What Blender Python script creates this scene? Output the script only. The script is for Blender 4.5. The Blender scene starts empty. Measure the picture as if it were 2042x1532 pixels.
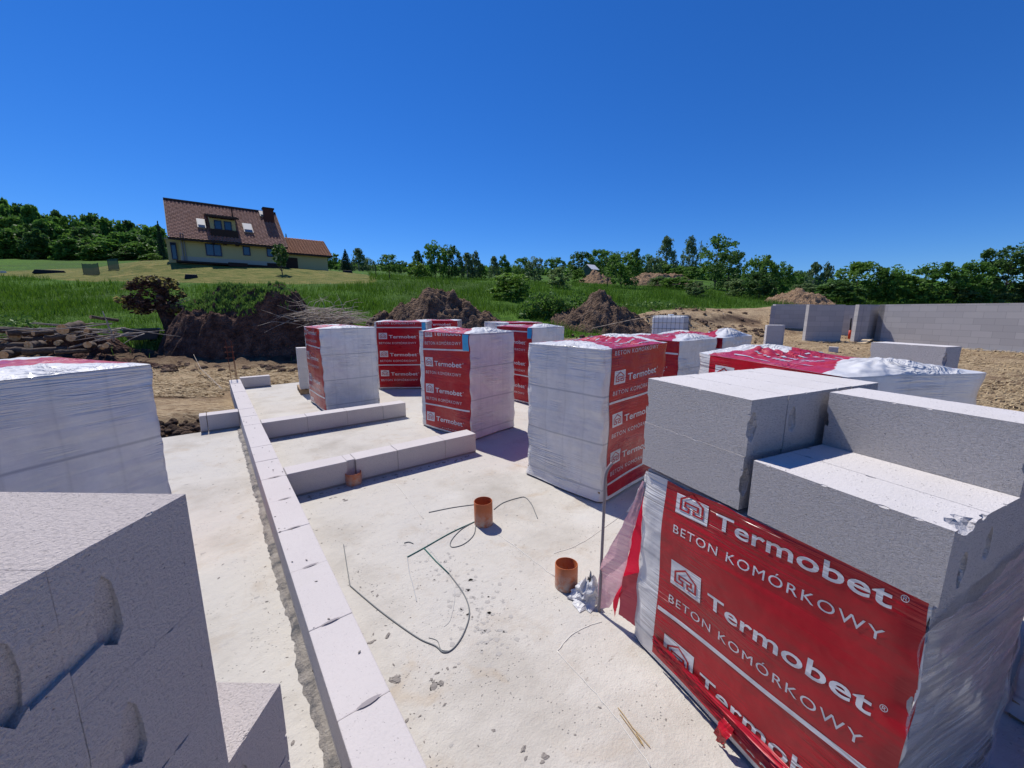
import bpy, bmesh, math, random
import numpy as np
from mathutils import Vector, Matrix, noise
R_ = math.radians
random.seed(7); rng = np.random.default_rng(7)
scene = bpy.context.scene
C = scene.collection

# ---------------------------------------------------------------- camera
CAMR = np.array([[0.797, 0.110, -0.594], [-0.604, 0.147, -0.783], [0.001, 0.983, 0.184]])
u_, s_, vt_ = np.linalg.svd(CAMR); CAMR = u_ @ vt_
FPX, CX, CY, EYE = 789.5, 1021.0, 766.0, 1.92
cd = bpy.data.cameras.new("camera"); cam = bpy.data.objects.new("camera", cd); C.objects.link(cam)
cd.sensor_width = 36; cd.lens = FPX / 2042 * 36; cd.clip_end = 3000; cd.clip_start = 0.02
M = Matrix([list(r) for r in CAMR]).to_4x4(); M.translation = Vector((0, 0, EYE)); cam.matrix_world = M
scene.camera = cam
FWD = -CAMR[:, 2]; FH = FWD[:2] / np.linalg.norm(FWD[:2]); RH = np.array([FH[1], -FH[0]])

# ---------------------------------------------------------------- sky, sun, exposure
w = bpy.data.worlds.new("World"); scene.world = w; w.use_nodes = True
nt = w.node_tree; nt.nodes.clear()
sky = nt.nodes.new("ShaderNodeTexSky"); sky.sky_type = 'NISHITA'; sky.sun_disc = False
sky.sun_elevation = R_(56.5); sky.sun_rotation = R_(-2.0); sky.altitude = 800; sky.air_density = 1.0; sky.dust_density = 0.0; sky.ozone_density = 7.0
hs = nt.nodes.new("ShaderNodeHueSaturation"); hs.inputs['Saturation'].default_value = 1.22; hs.inputs['Value'].default_value = 1.0
bgn = nt.nodes.new("ShaderNodeBackground"); bgn.inputs['Strength'].default_value = 0.085
wo = nt.nodes.new("ShaderNodeOutputWorld")
tint = nt.nodes.new('ShaderNodeMix'); tint.data_type = 'RGBA'; tint.blend_type = 'MULTIPLY'; tint.inputs[0].default_value = 1.0; tint.inputs[7].default_value = (.66, .89, 1.20, 1)
nt.links.new(sky.outputs[0], hs.inputs['Color']); nt.links.new(hs.outputs[0], tint.inputs[6]); flat = nt.nodes.new('ShaderNodeMix'); flat.data_type = 'RGBA'; flat.inputs[0].default_value = .10; flat.inputs[7].default_value = (.45, 1.4, 6.2, 1)
nt.links.new(tint.outputs[2], flat.inputs[6]); nt.links.new(flat.outputs[2], bgn.inputs[0]); nt.links.new(bgn.outputs[0], wo.inputs[0])
sd = bpy.data.lights.new("sun", 'SUN'); sd.energy = 4.1; sd.angle = R_(0.5); sd.color = (1.0, 0.96, 0.905)
sun = bpy.data.objects.new("sun", sd); C.objects.link(sun)
SUN = Vector((0.0, 0.66, 1.0)).normalized(); sun.rotation_euler = SUN.to_track_quat('Z', 'Y').to_euler()
scene.view_settings.view_transform = 'Standard'; scene.view_settings.look = 'None'
scene.view_settings.exposure = 0.24; scene.view_settings.gamma = 1.0
scene.cycles.max_bounces = 6; scene.cycles.transparent_max_bounces = 10

# ---------------------------------------------------------------- helpers
def ray(x, y): return CAMR @ np.array([x - CX, -(y - CY), -FPX])
def at(x, y, dist):
    d = ray(x, y); t = dist / d[:2].dot(FH); return Vector((d[0]*t, d[1]*t, EYE + d[2]*t))
def gz(x, y, z=0.0):
    d = ray(x, y); t = (z - EYE) / d[2]; return Vector((d[0]*t, d[1]*t, z))
def tag(o, label=None, cat=None, group=None, kind=None):
    if label: o['label'] = label
    if cat: o['category'] = cat
    if group: o['group'] = group
    if kind: o['kind'] = kind
    return o
def empty(name, loc=(0, 0, 0), rz=0.0, label=None, cat=None, group=None):
    o = bpy.data.objects.new(name, None); C.objects.link(o); o.location = loc; o.rotation_euler = (0, 0, rz)
    o.empty_display_size = .1
    return tag(o, label, cat, group)
def link(name, me, mats, parent=None, loc=None, rot=None, smooth=None):
    o = bpy.data.objects.new(name, me); C.objects.link(o)
    if mats is not None and len(me.materials) == 0:
        for m in (mats if isinstance(mats, (list, tuple)) else [mats]): me.materials.append(m)
    if parent: o.parent = parent
    if loc is not None: o.location = loc
    if rot is not None: o.rotation_euler = rot
    if smooth: me.polygons.foreach_set('use_smooth', [True]*len(me.polygons))
    return o
def mesh(name, vs, fs, mi=None, uv=None):
    me = bpy.data.meshes.new(name); me.from_pydata([tuple(v) for v in vs], [], [tuple(f) for f in fs])
    if mi is not None: me.polygons.foreach_set('material_index', mi)
    me.update(); return me
def npmesh(name, V, F):
    V = np.asarray(V, np.float32); F = np.asarray(F, np.int32); k = F.shape[1]
    me = bpy.data.meshes.new(name); me.vertices.add(len(V)); me.vertices.foreach_set('co', V.ravel())
    me.loops.add(F.size); me.loops.foreach_set('vertex_index', F.ravel())
    me.polygons.add(len(F)); me.polygons.foreach_set('loop_start', np.arange(len(F), dtype=np.int32)*k)
    me.update(calc_edges=True); return me
class MB:
    def __init__(s): s.v = []; s.f = []; s.m = []
    def add(s, vs, fs, mi=0):
        n = len(s.v); s.v += [tuple(v) for v in vs]; s.f += [tuple(i + n for i in f) for f in fs]; s.m += [mi]*len(fs)
    def box(s, x0, x1, y0, y1, z0, z1, mi=0, T=None):
        vs = [Vector(p) for p in ((x0,y0,z0),(x1,y0,z0),(x1,y1,z0),(x0,y1,z0),(x0,y0,z1),(x1,y0,z1),(x1,y1,z1),(x0,y1,z1))]
        if T is not None: vs = [T @ p for p in vs]
        s.add(vs, [(0,3,2,1),(4,5,6,7),(0,1,5,4),(1,2,6,5),(2,3,7,6),(3,0,4,7)], mi)
    def tube(s, pts, rad, n=6, mi=0, cap=True):
        pts = [Vector(p) for p in pts]; rads = rad if isinstance(rad, (list, tuple)) else [rad]*len(pts)
        base = len(s.v); fs = []; vs = []; up = Vector((0.13, 0.21, 0.97))
        for i, p in enumerate(pts):
            d = (pts[min(i+1, len(pts)-1)] - pts[max(i-1, 0)]).normalized()
            a = d.cross(up)
            if a.length < .05: a = d.cross(Vector((1, 0, 0)))
            a.normalize(); b = d.cross(a)
            for k in range(n):
                t = 2*math.pi*k/n; vs.append(p + (a*math.cos(t) + b*math.sin(t))*rads[i])
        for i in range(len(pts)-1):
            for k in range(n):
                fs.append((i*n+k, i*n+(k+1) % n, (i+1)*n+(k+1) % n, (i+1)*n+k))
        if cap:
            fs.append(tuple(range(n))[::-1]); fs.append(tuple((len(pts)-1)*n+k for k in range(n)))
        s.add(vs, fs, mi)
    def build(s, name, mats, parent=None, loc=None, rot=None, smooth=False, bevel=None):
        me = mesh(name, s.v, s.f, s.m); o = link(name, me, mats, parent, loc, rot, smooth)
        if bevel:
            b = o.modifiers.new('b', 'BEVEL'); b.width = bevel; b.segments = 2; b.limit_method = 'ANGLE'
        return o
def fbm(x, y, z=0.0, oct=4, lac=2.1, gain=.5):
    a = 1.0; t = 0.0; s = 1.0
    for _ in range(oct):
        t += a*noise.noise(Vector((x*s, y*s, z*s + 3.7))); a *= gain; s *= lac
    return t

# ---------------------------------------------------------------- materials
def mat(name, col=(.5, .5, .5), rough=.8, spec=.3):
    m = bpy.data.materials.new(name); m.use_nodes = True; n = m.node_tree.nodes; p = n['Principled BSDF']
    p.inputs['Base Color'].default_value = (*col, 1); p.inputs['Roughness'].default_value = rough
    p.inputs['Specular IOR Level'].default_value = spec
    return m
class NT:
    """small node-graph builder"""
    def __init__(s, m): s.m = m; s.t = m.node_tree; s.n = s.t.nodes; s.p = s.n['Principled BSDF']; s.out = s.n['Material Output']
    def cot(s, scale, rz):
        v = s.co(scale); mp = v.node; mp.vector_type = 'TEXTURE'; mp.inputs['Scale'].default_value = tuple(1/q for q in scale); mp.inputs['Rotation'].default_value = (0, 0, rz); return v
    def co(s, scale=(1, 1, 1), kind='Object', rot=(0, 0, 0)):
        c = s.n.new('ShaderNodeTexCoord'); mp = s.n.new('ShaderNodeMapping'); mp.inputs['Scale'].default_value = scale; mp.inputs['Rotation'].default_value = rot
        s.t.links.new(c.outputs[kind], mp.inputs[0]); return mp.outputs[0]
    def noise(s, vec, scale=5, detail=4, rough=.55, dist=0):
        t = s.n.new('ShaderNodeTexNoise'); t.inputs['Scale'].default_value = scale; t.inputs['Detail'].default_value = detail
        t.inputs['Roughness'].default_value = rough; t.inputs['Distortion'].default_value = dist; s.t.links.new(vec, t.inputs['Vector']); return t.outputs[0]
    def vor(s, vec, scale=5, feature='F1', rand=1.0):
        t = s.n.new('ShaderNodeTexVoronoi'); t.feature = feature; t.inputs['Scale'].default_value = scale; t.inputs['Randomness'].default_value = rand
        s.t.links.new(vec, t.inputs['Vector']); return t.outputs[0]
    def ramp(s, fac, stops, interp='LINEAR'):
        r = s.n.new('ShaderNodeValToRGB'); r.color_ramp.interpolation = interp; e = r.color_ramp.elements
        while len(e) < len(stops): e.new(.5)
        for i, (p, c) in enumerate(stops):
            e[i].position = p; e[i].color = (*c, 1) if isinstance(c, (tuple, list)) else (c, c, c, 1)
        s.t.links.new(fac, r.inputs[0]); return r.outputs[0]
    def mix(s, fac, a, b, mode='MIX'):
        x = s.n.new('ShaderNodeMix'); x.data_type = 'RGBA'; x.blend_type = mode
        for inp, v in ((x.inputs[0], fac), (x.inputs[6], a), (x.inputs[7], b)):
            if isinstance(v, (int, float)): inp.default_value = v
            elif isinstance(v, (tuple, list)): inp.default_value = (*v, 1)
            else: s.t.links.new(v, inp)
        return x.outputs[2]
    def math(s, op, a, b=0.0):
        x = s.n.new('ShaderNodeMath'); x.operation = op
        for inp, v in ((x.inputs[0], a), (x.inputs[1], b)):
            if isinstance(v, (int, float)): inp.default_value = v
            else: s.t.links.new(v, inp)
        return x.outputs[0]
    def attr(s, name):
        a = s.n.new('ShaderNodeAttribute'); a.attribute_name = name; return a
    def bump(s, h, strength=.5, dist=.01, prev=None):
        b = s.n.new('ShaderNodeBump'); b.inputs['Strength'].default_value = strength; b.inputs['Distance'].default_value = dist
        s.t.links.new(h, b.inputs['Height'])
        if prev is not None: s.t.links.new(prev, b.inputs['Normal'])
        return b.outputs[0]
    def set(s, name, v):
        i = s.p.inputs[name]
        if isinstance(v, (int, float)): i.default_value = v
        elif isinstance(v, (tuple, list)): i.default_value = (*v, 1)
        else: s.t.links.new(v, i)
        return s
    def sep(s, vec):
        x = s.n.new('ShaderNodeSeparateXYZ'); s.t.links.new(vec, x.inputs[0]); return x.outputs

def m_block(name, tint=(.64, .605, .585), bumpy=1.0, topb=.22):
    m = mat(name, rough=.95, spec=.12); g = NT(m)
    co = g.co(); geo = g.n.new('ShaderNodeNewGeometry'); nz = g.math('ABSOLUTE', g.sep(geo.outputs['Normal'])[2])
    big = g.noise(co, 3.0, 3); fine = g.noise(co, 90, 3, .6)
    pores = g.vor(co, 85); pm = g.ramp(pores, [(0.06, 1.0), (0.17, 0.0)])
    pm = g.math('MULTIPLY', pm, g.ramp(g.noise(co, 22, 2), [(.5, 0.0), (.62, 1.0)]))
    oi = g.n.new('ShaderNodeObjectInfo')
    c = g.mix(big, tuple(x*.93 for x in tint), tuple(min(1, x*1.05) for x in tint))
    c = g.mix(g.math('MULTIPLY', oi.outputs['Random'], .35), c, (tint[0]*.90, tint[1]*.88, tint[2]*.87))
    c = g.mix(g.math('MULTIPLY', pm, .75), c, (.16, .15, .15))
    st = g.ramp(g.noise(g.co((1.2, 1.2, 5)), 2.3, 5), [(.56, 0.0), (.72, .35)])
    c = g.mix(st, c, (.52, .49, .45))
    g.set('Base Color', c)
    saw = g.noise(g.co((150, 150, 170) if 'near' in name else (75, 75, 170)), 1.0, 4, .7, .1 if 'near' in name else .4); coarse = g.noise(co, 240, 2, .7)
    h = g.math('ADD', g.math('MULTIPLY', saw, .9), g.math('MULTIPLY', coarse, .5))
    sidef = g.ramp(nz, [(.3, 1.0), (.8, topb)])
    h = g.math('MULTIPLY', h, sidef)
    h = g.math('SUBTRACT', h, g.math('MULTIPLY', pm, .8))
    c2 = g.mix(g.math('MULTIPLY', g.ramp(saw, [(.30, 1.0), (.50, 0.0)]), g.math('MULTIPLY', sidef, .55)), c, tuple(x*.45 for x in tint)); g.set('Base Color', c2)
    g.set('Normal', g.bump(h, 1.0*bumpy, .016))
    return m
M_BLOCK = m_block('aac_block')
M_BLOCKW = m_block('aac_wall_block', (.58, .535, .51), .55)
M_BLOCKN = m_block('aac_block_near', (.60, .535, .495), .7, 1.0)

def m_film(name, col, alpha=1.0, wr=1.0, seams=True, rough=.24, spec=.45, trans=0.0):
    m = mat(name, col, rough, spec); g = NT(m)
    co = g.co(); sx = g.sep(co)
    n1 = g.noise(g.co((1.7, 1.7, 38)), 1.0, 2, .5, .8) if 'top' not in name else g.noise(g.co((7, 7, 7)), 1.0, 3, .55, 1.6)      # horizontal stretch wrinkles
    n1 = g.math('SUBTRACT', 1.0, g.math('MULTIPLY', g.math('ABSOLUTE', g.math('SUBTRACT', n1, .5)), 4.2))
    n2 = g.noise(g.co((1.1, 1.1, 9)), 1.0, 2, .5, .4)
    mask = g.ramp(g.noise(g.co((1.6, 1.6, 2.3)), 1.0, 2), [(.46, .06), (.60, 1.0)])
    h = g.math('MULTIPLY', g.math('MULTIPLY', n1, .42), mask); h = g.math('ADD', h, g.math('MULTIPLY', n2, .6))
    h = g.math('ADD', h, g.math('MULTIPLY', g.noise(co, 5, 3, .5), .8))
    g.set('Normal', g.bump(h, .85*wr, .022 if 'top' not in name else .05))
    c = g.mix(g.ramp(g.noise(g.co((3, 3, 2)), 1.6, 5, .65), [(.35, 0.0), (.7, 1.0)]), tuple(x*.85 for x in col), col)
    if seams:
        z = g.math('FRACT', g.math('DIVIDE', g.math('SUBTRACT', sx[2], .13), .48))
        s1 = g.ramp(z, [(0.0, .75), (.012, .55), (.03, 0.0), (.975, 0.0), (1.0, .75)])
        c = g.mix(s1, c, (col[0]*.42, col[1]*.45, col[2]*.52))
        z2 = g.math('FRACT', g.math('DIVIDE', g.math('ADD', sx[0], sx[1]), .24))
        s2 = g.ramp(z2, [(0.0, .30), (.02, .16), (.09, 0.0), (.95, 0.0), (1.0, .30)])
        z3 = g.math('FRACT', g.math('DIVIDE', g.math('SUBTRACT', sx[2], .13), .24)); s2 = g.math('MAXIMUM', s2, g.ramp(z3, [(0.0, .25), (.03, 0.0), (.96, 0.0), (1.0, .25)]))
        c = g.mix(s2, c, tuple(x*.6 for x in col))
    g.set('Base Color', c)
    g.set('Roughness', g.ramp(g.noise(co, 3.0, 3), [(.3, rough*.8), (.7, rough*1.5)]))
    if name.startswith(('white', 'red_film')): g.p.inputs['Coat Weight'].default_value = .25; g.p.inputs['Coat Roughness'].default_value = .12
    if trans:
        tr = g.n.new('ShaderNodeBsdfTranslucent'); mx = g.n.new('ShaderNodeMixShader'); mx.inputs[0].default_value = trans; tr.inputs[0].default_value = (*col, 1)
        g.t.links.new(g.p.outputs[0], mx.inputs[1]); g.t.links.new(tr.outputs[0], mx.inputs[2]); g.t.links.new(mx.outputs[0], g.out.inputs[0])
    if alpha < 1:
        g.set('Alpha', g.ramp(g.noise(g.co((2, 2, 30), rot=(0.5, 0.3, 0)), 1.0, 3, .6, .6), [(.40, alpha), (.62, min(1, alpha+.36))]))
    return m
M_WHITE = m_film('white_film', (.70, .685, .665), rough=.19)
M_WHITET = m_film('white_film_top', (.67, .66, .65), seams=False, rough=.42, spec=.3)
M_RED = m_film('red_film', (.43, .003, .014), seams=False, rough=.30, spec=.28)
M_REDTOP = m_film('red_film_top', (.44, .012, .035), seams=False, rough=.42, spec=.35)
M_REDB = m_film('red_film_backlit', (.50, .07, .10), seams=False, rough=.3, trans=.4)
M_INK = m_film('white_print', (.66, .65, .66), seams=False, rough=.24)
M_PINK = m_film('pink_film', (.78, .48, .54), seams=False, rough=.22, trans=.5, alpha=.72)
M_REDT = m_film('crimson_lit_fold', (.82, .015, .06), seams=False, rough=.3, trans=.6)  # red film colour brightened to stand for light coming through from behind
M_BLUE = m_film('blue_label', (.03, .36, .62), seams=False, wr=.4, rough=.35)
M_CLEAR = m_film('clear_film', (.60, .60, .61), alpha=.22, wr=1.3, seams=False, rough=.15)
M_WOOD = mat('pallet_wood', (.30, .19, .10), .8)
g = NT(M_WOOD); g.set('Base Color', g.ramp(g.noise(g.co((3, 3, 30)), 2, 4), [(.3, (.20, .12, .06)), (.7, (.42, .30, .18))]))

def m_slab():
    m = mat('concrete', rough=.9, spec=.2); g = NT(m); co = g.co()
    c = g.ramp(g.noise(co, 1.1, 6, .6), [(.28, (.40, .365, .31)), (.5, (.53, .495, .435)), (.75, (.485, .46, .42))])
    c = g.mix(g.ramp(g.noise(co, 2.6, 5, .7, .5), [(.55, 0.0), (.72, .55)]), c, (.42, .35, .27))
    c = g.mix(g.ramp(g.noise(g.co((1, 2.2, 1)), 5.5, 6, .75), [(.60, 0.0), (.70, .55)]), c, (.35, .33, .315))
    c = g.mix(g.ramp(g.noise(co, 1.9, 4, .6, 1.0), [(.62, 0.0), (.70, .35)]), c, (.40, .29, .17))
    c = g.mix(g.ramp(g.noise(co, .7, 3, .5), [(.58, 0.0), (.66, .35)]), c, (.65, .63, .58))
    pm = g.math('MULTIPLY', g.ramp(g.vor(co, 42), [(.08, 1.0), (.20, 0.0)]), g.ramp(g.noise(co, 3.1, 3), [(.44, 0.0), (.58, 1.0)]))
    c = g.mix(g.math('MULTIPLY', g.ramp(g.noise(g.co((1.3, 3.4, 1), rot=(0, 0, .5)), 7, 5, .8), [(.60, 0.0), (.68, .8)]), g.ramp(g.noise(co, 1.3, 2), [(.45, 0.0), (.6, 1.0)])), c, (.27, .235, .20))
    c = g.mix(g.math('MULTIPLY', pm, .65), c, (.20, .19, .18))
    g.set('Base Color', c)
    h = g.math('ADD', g.math('MULTIPLY', g.noise(co, 14, 6, .65), .6), g.math('MULTIPLY', g.noise(co, 95, 3, .6), .22))
    h = g.math('SUBTRACT', h, g.math('MULTIPLY', pm, .25))
    h = g.math('ADD', h, g.math('MULTIPLY', g.noise(co, 2.2, 3), 1.0))
    g.set('Normal', g.bump(h, .7, .020)); return m
M_SLAB = m_slab()

def m_terrain():
    m = mat('terrain', rough=.95, spec=.1); g = NT(m); co = g.co(); a = g.attr('cover'); sc = g.sep(a.outputs['Vector'])
    # x: grass, y: mown lawn, z: dark clay
    straw = g.noise(g.cot((.7, 3.4, 1), R_(-37)), 6, 7, .8, .5)
    dirt = g.ramp(straw, [(.34, (.09, .055, .030)), (.42, (.25, .165, .095)), (.51, (.44, .32, .185)), (.64, (.60, .47, .30))])
    dirt = g.mix(g.ramp(g.noise(co, .55, 5, .6), [(.45, 0.0), (.66, .75)]), dirt, (.17, .105, .062))
    clay = g.ramp(g.noise(co, 6, 6, .7), [(.3, (.028, .016, .013)), (.7, (.115, .072, .052))])
    base = g.mix(sc[2], dirt, clay)
    gr = g.ramp(g.noise(co, 1.4, 6, .7), [(.3, (.030, .070, .008)), (.5, (.062, .14, .014)), (.72, (.12, .215, .024))])
    gr = g.mix(g.ramp(g.noise(co, .09, 3), [(.42, 0.0), (.62, .55)]), gr, (.045, .075, .02))
    lawn = g.ramp(g.noise(g.cot((.7, 3.2, 1), R_(-37)), .9, 6, .8), [(.36, (.05, .085, .014)), (.5, (.14, .15, .035)), (.64, (.30, .23, .08))])
    edge = g.math('ADD', sc[0], g.math('MULTIPLY', g.math('SUBTRACT', g.noise(co, 1.7, 5, .7), .5), .9))
    c = g.mix(g.ramp(edge, [(.45, 0.0), (.56, 1.0)]), base, gr)
    edge2 = g.math('ADD', sc[1], g.math('MULTIPLY', g.math('SUBTRACT', g.noise(co, .5, 4, .7), .5), .6))
    c = g.mix(g.ramp(edge2, [(.42, 0.0), (.58, 1.0)]), c, lawn)
    g.set('Base Color', c)
    h = g.math('ADD', g.math('MULTIPLY', g.noise(co, 3, 6, .7), 1.0), g.math('MULTIPLY', straw, .5))
    g.set('Normal', g.bump(h, 1.0, .12)); return m
M_TERR = m_terrain()

def m_soil(name, c0, c1, c2):
    m = mat(name, rough=1, spec=.08); g = NT(m); co = g.co()
    c = g.ramp(g.noise(co, 3.5, 8, .72), [(.3, c0), (.5, c1), (.72, c2)])
    c = g.mix(g.ramp(g.vor(co, 9), [(.05, .6), (.25, 0.0)]), c, c0)
    g.set('Base Color', c); h = g.math('ADD', g.noise(co, 6, 8, .75), g.math('MULTIPLY', g.vor(co, 11), .6))
    g.set('Normal', g.bump(h, 1.0, .16)); return m
M_SOIL = m_soil('soil', (.07, .045, .032), (.17, .115, .08), (.30, .21, .15))
M_SOILD = m_soil('dark_clay', (.035, .020, .017), (.12, .070, .055), (.23, .15, .115))
M_SOILL = m_soil('light_soil', (.16, .10, .06), (.32, .21, .13), (.45, .32, .21))

def m_leaf(name, c0, c1, rough=.6, trans=.42):
    m = mat(name, c0, rough, .25); g = NT(m); co = g.co()
    oi = g.n.new('ShaderNodeObjectInfo')
    f = g.ramp(g.noise(co, 6.0, 3, .6), [(.32, 0.0), (.68, 1.0)])
    c = g.mix(f, c0, c1); c = g.mix(g.math('MULTIPLY', oi.outputs['Random'], .45), c, (c0[0]*.65, c0[1]*.72, c0[2]*.8))
    g.set('Base Color', c)
    tr = g.n.new('ShaderNodeBsdfTranslucent'); mx = g.n.new('ShaderNodeMixShader'); mx.inputs[0].default_value = trans
    g.t.links.new(c, tr.inputs[0]); g.t.links.new(g.p.outputs[0], mx.inputs[1]); g.t.links.new(tr.outputs[0], mx.inputs[2]); g.t.links.new(mx.outputs[0], g.out.inputs[0])
    return m
L_GREEN = m_leaf('leaf_green', (0.071, 0.166, 0.029), (0.201, 0.338, 0.057))
L_DARK = m_leaf('leaf_dark', (0.046, 0.110, 0.029), (0.138, 0.251, 0.056))
L_FOREST = m_leaf('leaf_forest', (0.054, 0.138, 0.026), (0.210, 0.395, 0.059))
L_BRIGHT = m_leaf('leaf_bright', (0.115, 0.230, 0.034), (0.230, 0.368, 0.057))
L_BIRCH = m_leaf('leaf_birch', (0.094, 0.163, 0.062), (0.237, 0.325, 0.150))
L_SPRUCE = m_leaf('needle_dark', (0.023, 0.058, 0.029), (0.065, 0.117, 0.052))
L_HAW = m_leaf('leaf_hawthorn', (0.112, 0.185, 0.059), (0.264, 0.356, 0.132))
M_FLOWER = m_leaf('blossom', (.36, .38, .26), (.50, .50, .38))
L_YEL = m_leaf('leaf_dry_lit', (.26, .22, .06), (.45, .40, .14))
M_GRASS = m_leaf('grass_blade', (.055, .135, .010), (.15, .26, .022), .6, .4)
M_WEED = m_leaf('weed_leaf', (.08, .18, .03), (.22, .33, .07), .6, .3)
M_BARK = mat('bark', (.075, .055, .042), .95)
g = NT(M_BARK); g.set('Base Color', g.ramp(g.noise(g.co((8, 8, 30)), 1.5, 5), [(.3, (.045, .03, .022)), (.7, (.17, .13, .10))]))
M_BIRCHB = mat('birch_bark', (.45, .43, .40), .8)
M_CUT = mat('cut_wood', (.72, .42, .18), .8)
g = NT(M_CUT); g.set('Base Color', g.ramp(g.noise(g.co(), 14, 4), [(.3, (.55, .26, .08)), (.7, (.85, .58, .30))]))
M_TWIG = mat('dry_twig', (.33, .27, .21), .9)
g = NT(M_TWIG); g.set('Base Color', g.ramp(g.noise(g.co(), 5, 4), [(.3, (.20, .15, .11)), (.7, (.56, .49, .40))]))

# ---------------------------------------------------------------- terrain
COLS = {  # photo column -> (distance, row) knots of visible ground; z converted below
 -700: [(6, 'z', -.1), (12, 'z', -.1), (15, 'z', .3), (18, 'z', 1.0), (24, 'z', 2.3), (40, 'z', 5.4), (80, 'z', 12), (130, 'z', 17), (260, 'z', 24)],
 0: [(6, 'z', -.1), (12, 'z', -.1), (14.5, 'z', .05), (18, 662), (24, 612), (32, 574), (40, 552), (55, 533), (80, 517), (130, 505), (260, 500)],
 200: [(6, 'z', -.1), (12, 'z', -.1), (14.5, 'z', .0), (18, 664), (24, 614), (32, 576), (38, 556), (44, 545), (60, 531), (82, 521), (130, 508), (260, 503)],
 300: [(6, 'z', -.1), (12, 'z', -.1), (15, 'z', -.05), (18, 668), (24, 616), (32, 572), (37, 548), (40.5, 528), (46, 520), (80, 521), (130, 510), (260, 503)],
 365: [(6, 'z', -.1), (12, 'z', -.1), (15, 'z', -.05), (18, 668), (24, 616), (32, 574), (37, 550), (40.5, 526), (48, 519), (80, 519), (130, 512), (260, 503)],
 570: [(6, 'z', -.12), (12, 'z', -.12), (15, 'z', -.1), (18, 668), (24, 614), (32, 574), (39, 553), (43.5, 537), (52, 532), (80, 531), (130, 522), (260, 515)],
 680: [(6, 'z', -.12), (13, 'z', -.1), (15, 'z', -.05), (18, 665), (24, 612), (32, 576), (40, 557), (46, 543), (56, 541), (80, 540), (130, 537), (260, 530)],
 800: [(6, 'z', -.12), (13, 'z', -.1), (16, 'z', .2), (20, 640), (25, 608), (32, 580), (40, 562), (52, 552), (80, 545), (130, 541), (260, 538)],
 1000: [(6, 'z', -.12), (13, 'z', -.1), (16, 'z', .2), (20, 645), (25, 612), (32, 588), (42, 568), (56, 557), (80, 550), (130, 546), (260, 542)],
 1200: [(6, 'z', -.12), (12, 'z', -.1), (16, 'z', .2), (20, 655), (25, 622), (32, 595), (42, 578), (56, 568), (80, 558), (130, 550), (260, 545)],
 1350: [(6, 'z', -.12), (12, 'z', .0), (16, 'z', .35), (20, 'z', .65), (21.5, 'z', .75), (22.0, 631), (25, 619), (30, 604), (42, 585), (56, 573), (80, 562), (130, 552), (260, 547)],
 1450: [(6, 'z', -.12), (12, 'z', .0), (16, 'z', .35), (20, 'z', .7), (24.5, 'z', 1.1), (25.0, 627), (28, 618), (33, 606), (45, 590), (60, 578), (80, 568), (130, 560), (260, 552)],
 1540: [(6, 'z', -.12), (10, 'z', .05), (14, 'z', .35), (20, 'z', .5), (26, 'z', 1.2), (28, 619), (34, 608), (45, 595), (60, 585), (80, 576), (130, 570), (260, 566)],
 1700: [(6, 'z', -.12), (10, 'z', .1), (14, 'z', .38), (22, 'z', .5), (30, 'z', 1.3), (45, 602), (80, 592), (130, 585), (260, 580)],
 2042: [(6, 'z', -.1), (9, 'z', .12), (13, 'z', .38), (22, 'z', .6), (32, 'z', 1.6), (45, 603), (80, 596), (130, 590), (260, 586)],
 3600: [(6, 'z', -.1), (9, 'z', .12), (13, 'z', .38), (22, 'z', .6), (32, 'z', 1.4), (45, 'z', 2.2), (80, 'z', 3.5), (130, 'z', 6), (260, 'z', 10)],
}
KX = sorted(COLS); TANS = []; DK = np.array([6, 9, 12, 14, 15, 16, 18, 20, 21.5, 22, 24, 25, 28, 30, 32, 35, 38, 41, 44, 47, 50, 56, 65, 80, 100, 130, 260.])
TAB = []
for kx in KX:
    hx = at(kx, 618, 10.0); TANS.append(np.dot(np.array(hx[:2]), RH)/10.0)
    ds, zs = [], []
    for kn in COLS[kx]:
        ds.append(kn[0]); zs.append(kn[2] if kn[1] == 'z' else at(kx, kn[1], kn[0]).z)
    TAB.append(np.interp(DK, ds, zs))
TANS = np.array(TANS); TAB = np.array(TAB)
def terr(x, y):
    x = np.asarray(x, float); y = np.asarray(y, float)
    f = x*FH[0] + y*FH[1]; r = x*RH[0] + y*RH[1]
    fc = np.maximum(f, .5); t = np.clip(r/fc, TANS[0], TANS[-1])
    j = np.clip(np.searchsorted(TANS, t) - 1, 0, len(TANS)-2); a = (t - TANS[j])/(TANS[j+1]-TANS[j]); a = np.clip(a, 0, 1)
    k = np.clip(np.searchsorted(DK, fc) - 1, 0, len(DK)-2); b = np.clip((fc - DK[k])/(DK[k+1]-DK[k]), 0, 1)
    z = (TAB[j, k]*(1-a) + TAB[j+1, k]*a)*(1-b) + (TAB[j, k+1]*(1-a) + TAB[j+1, k+1]*a)*b
    near = np.clip((f - 1.0)/4.0, 0, 1); return z*near + (-.12)*(1-near)
def tz(x, y): return float(terr(x, y))
def drop(px, py, dmin=12., dmax=200.):
    """the ground point seen at a pixel"""
    prev = dmin
    d = dmin
    while d < dmax:
        p = at(px, py, d)
        if p.z <= tz(p.x, p.y):
            return Vector((p.x, p.y, tz(p.x, p.y)))
        d *= 1.006
    p = at(px, py, dmax*.6); return Vector((p.x, p.y, tz(p.x, p.y)))
def ground(px, dist, dz=0.0):
    p = at(px, 618, dist); return Vector((p.x, p.y, tz(p.x, p.y) + dz))

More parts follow.
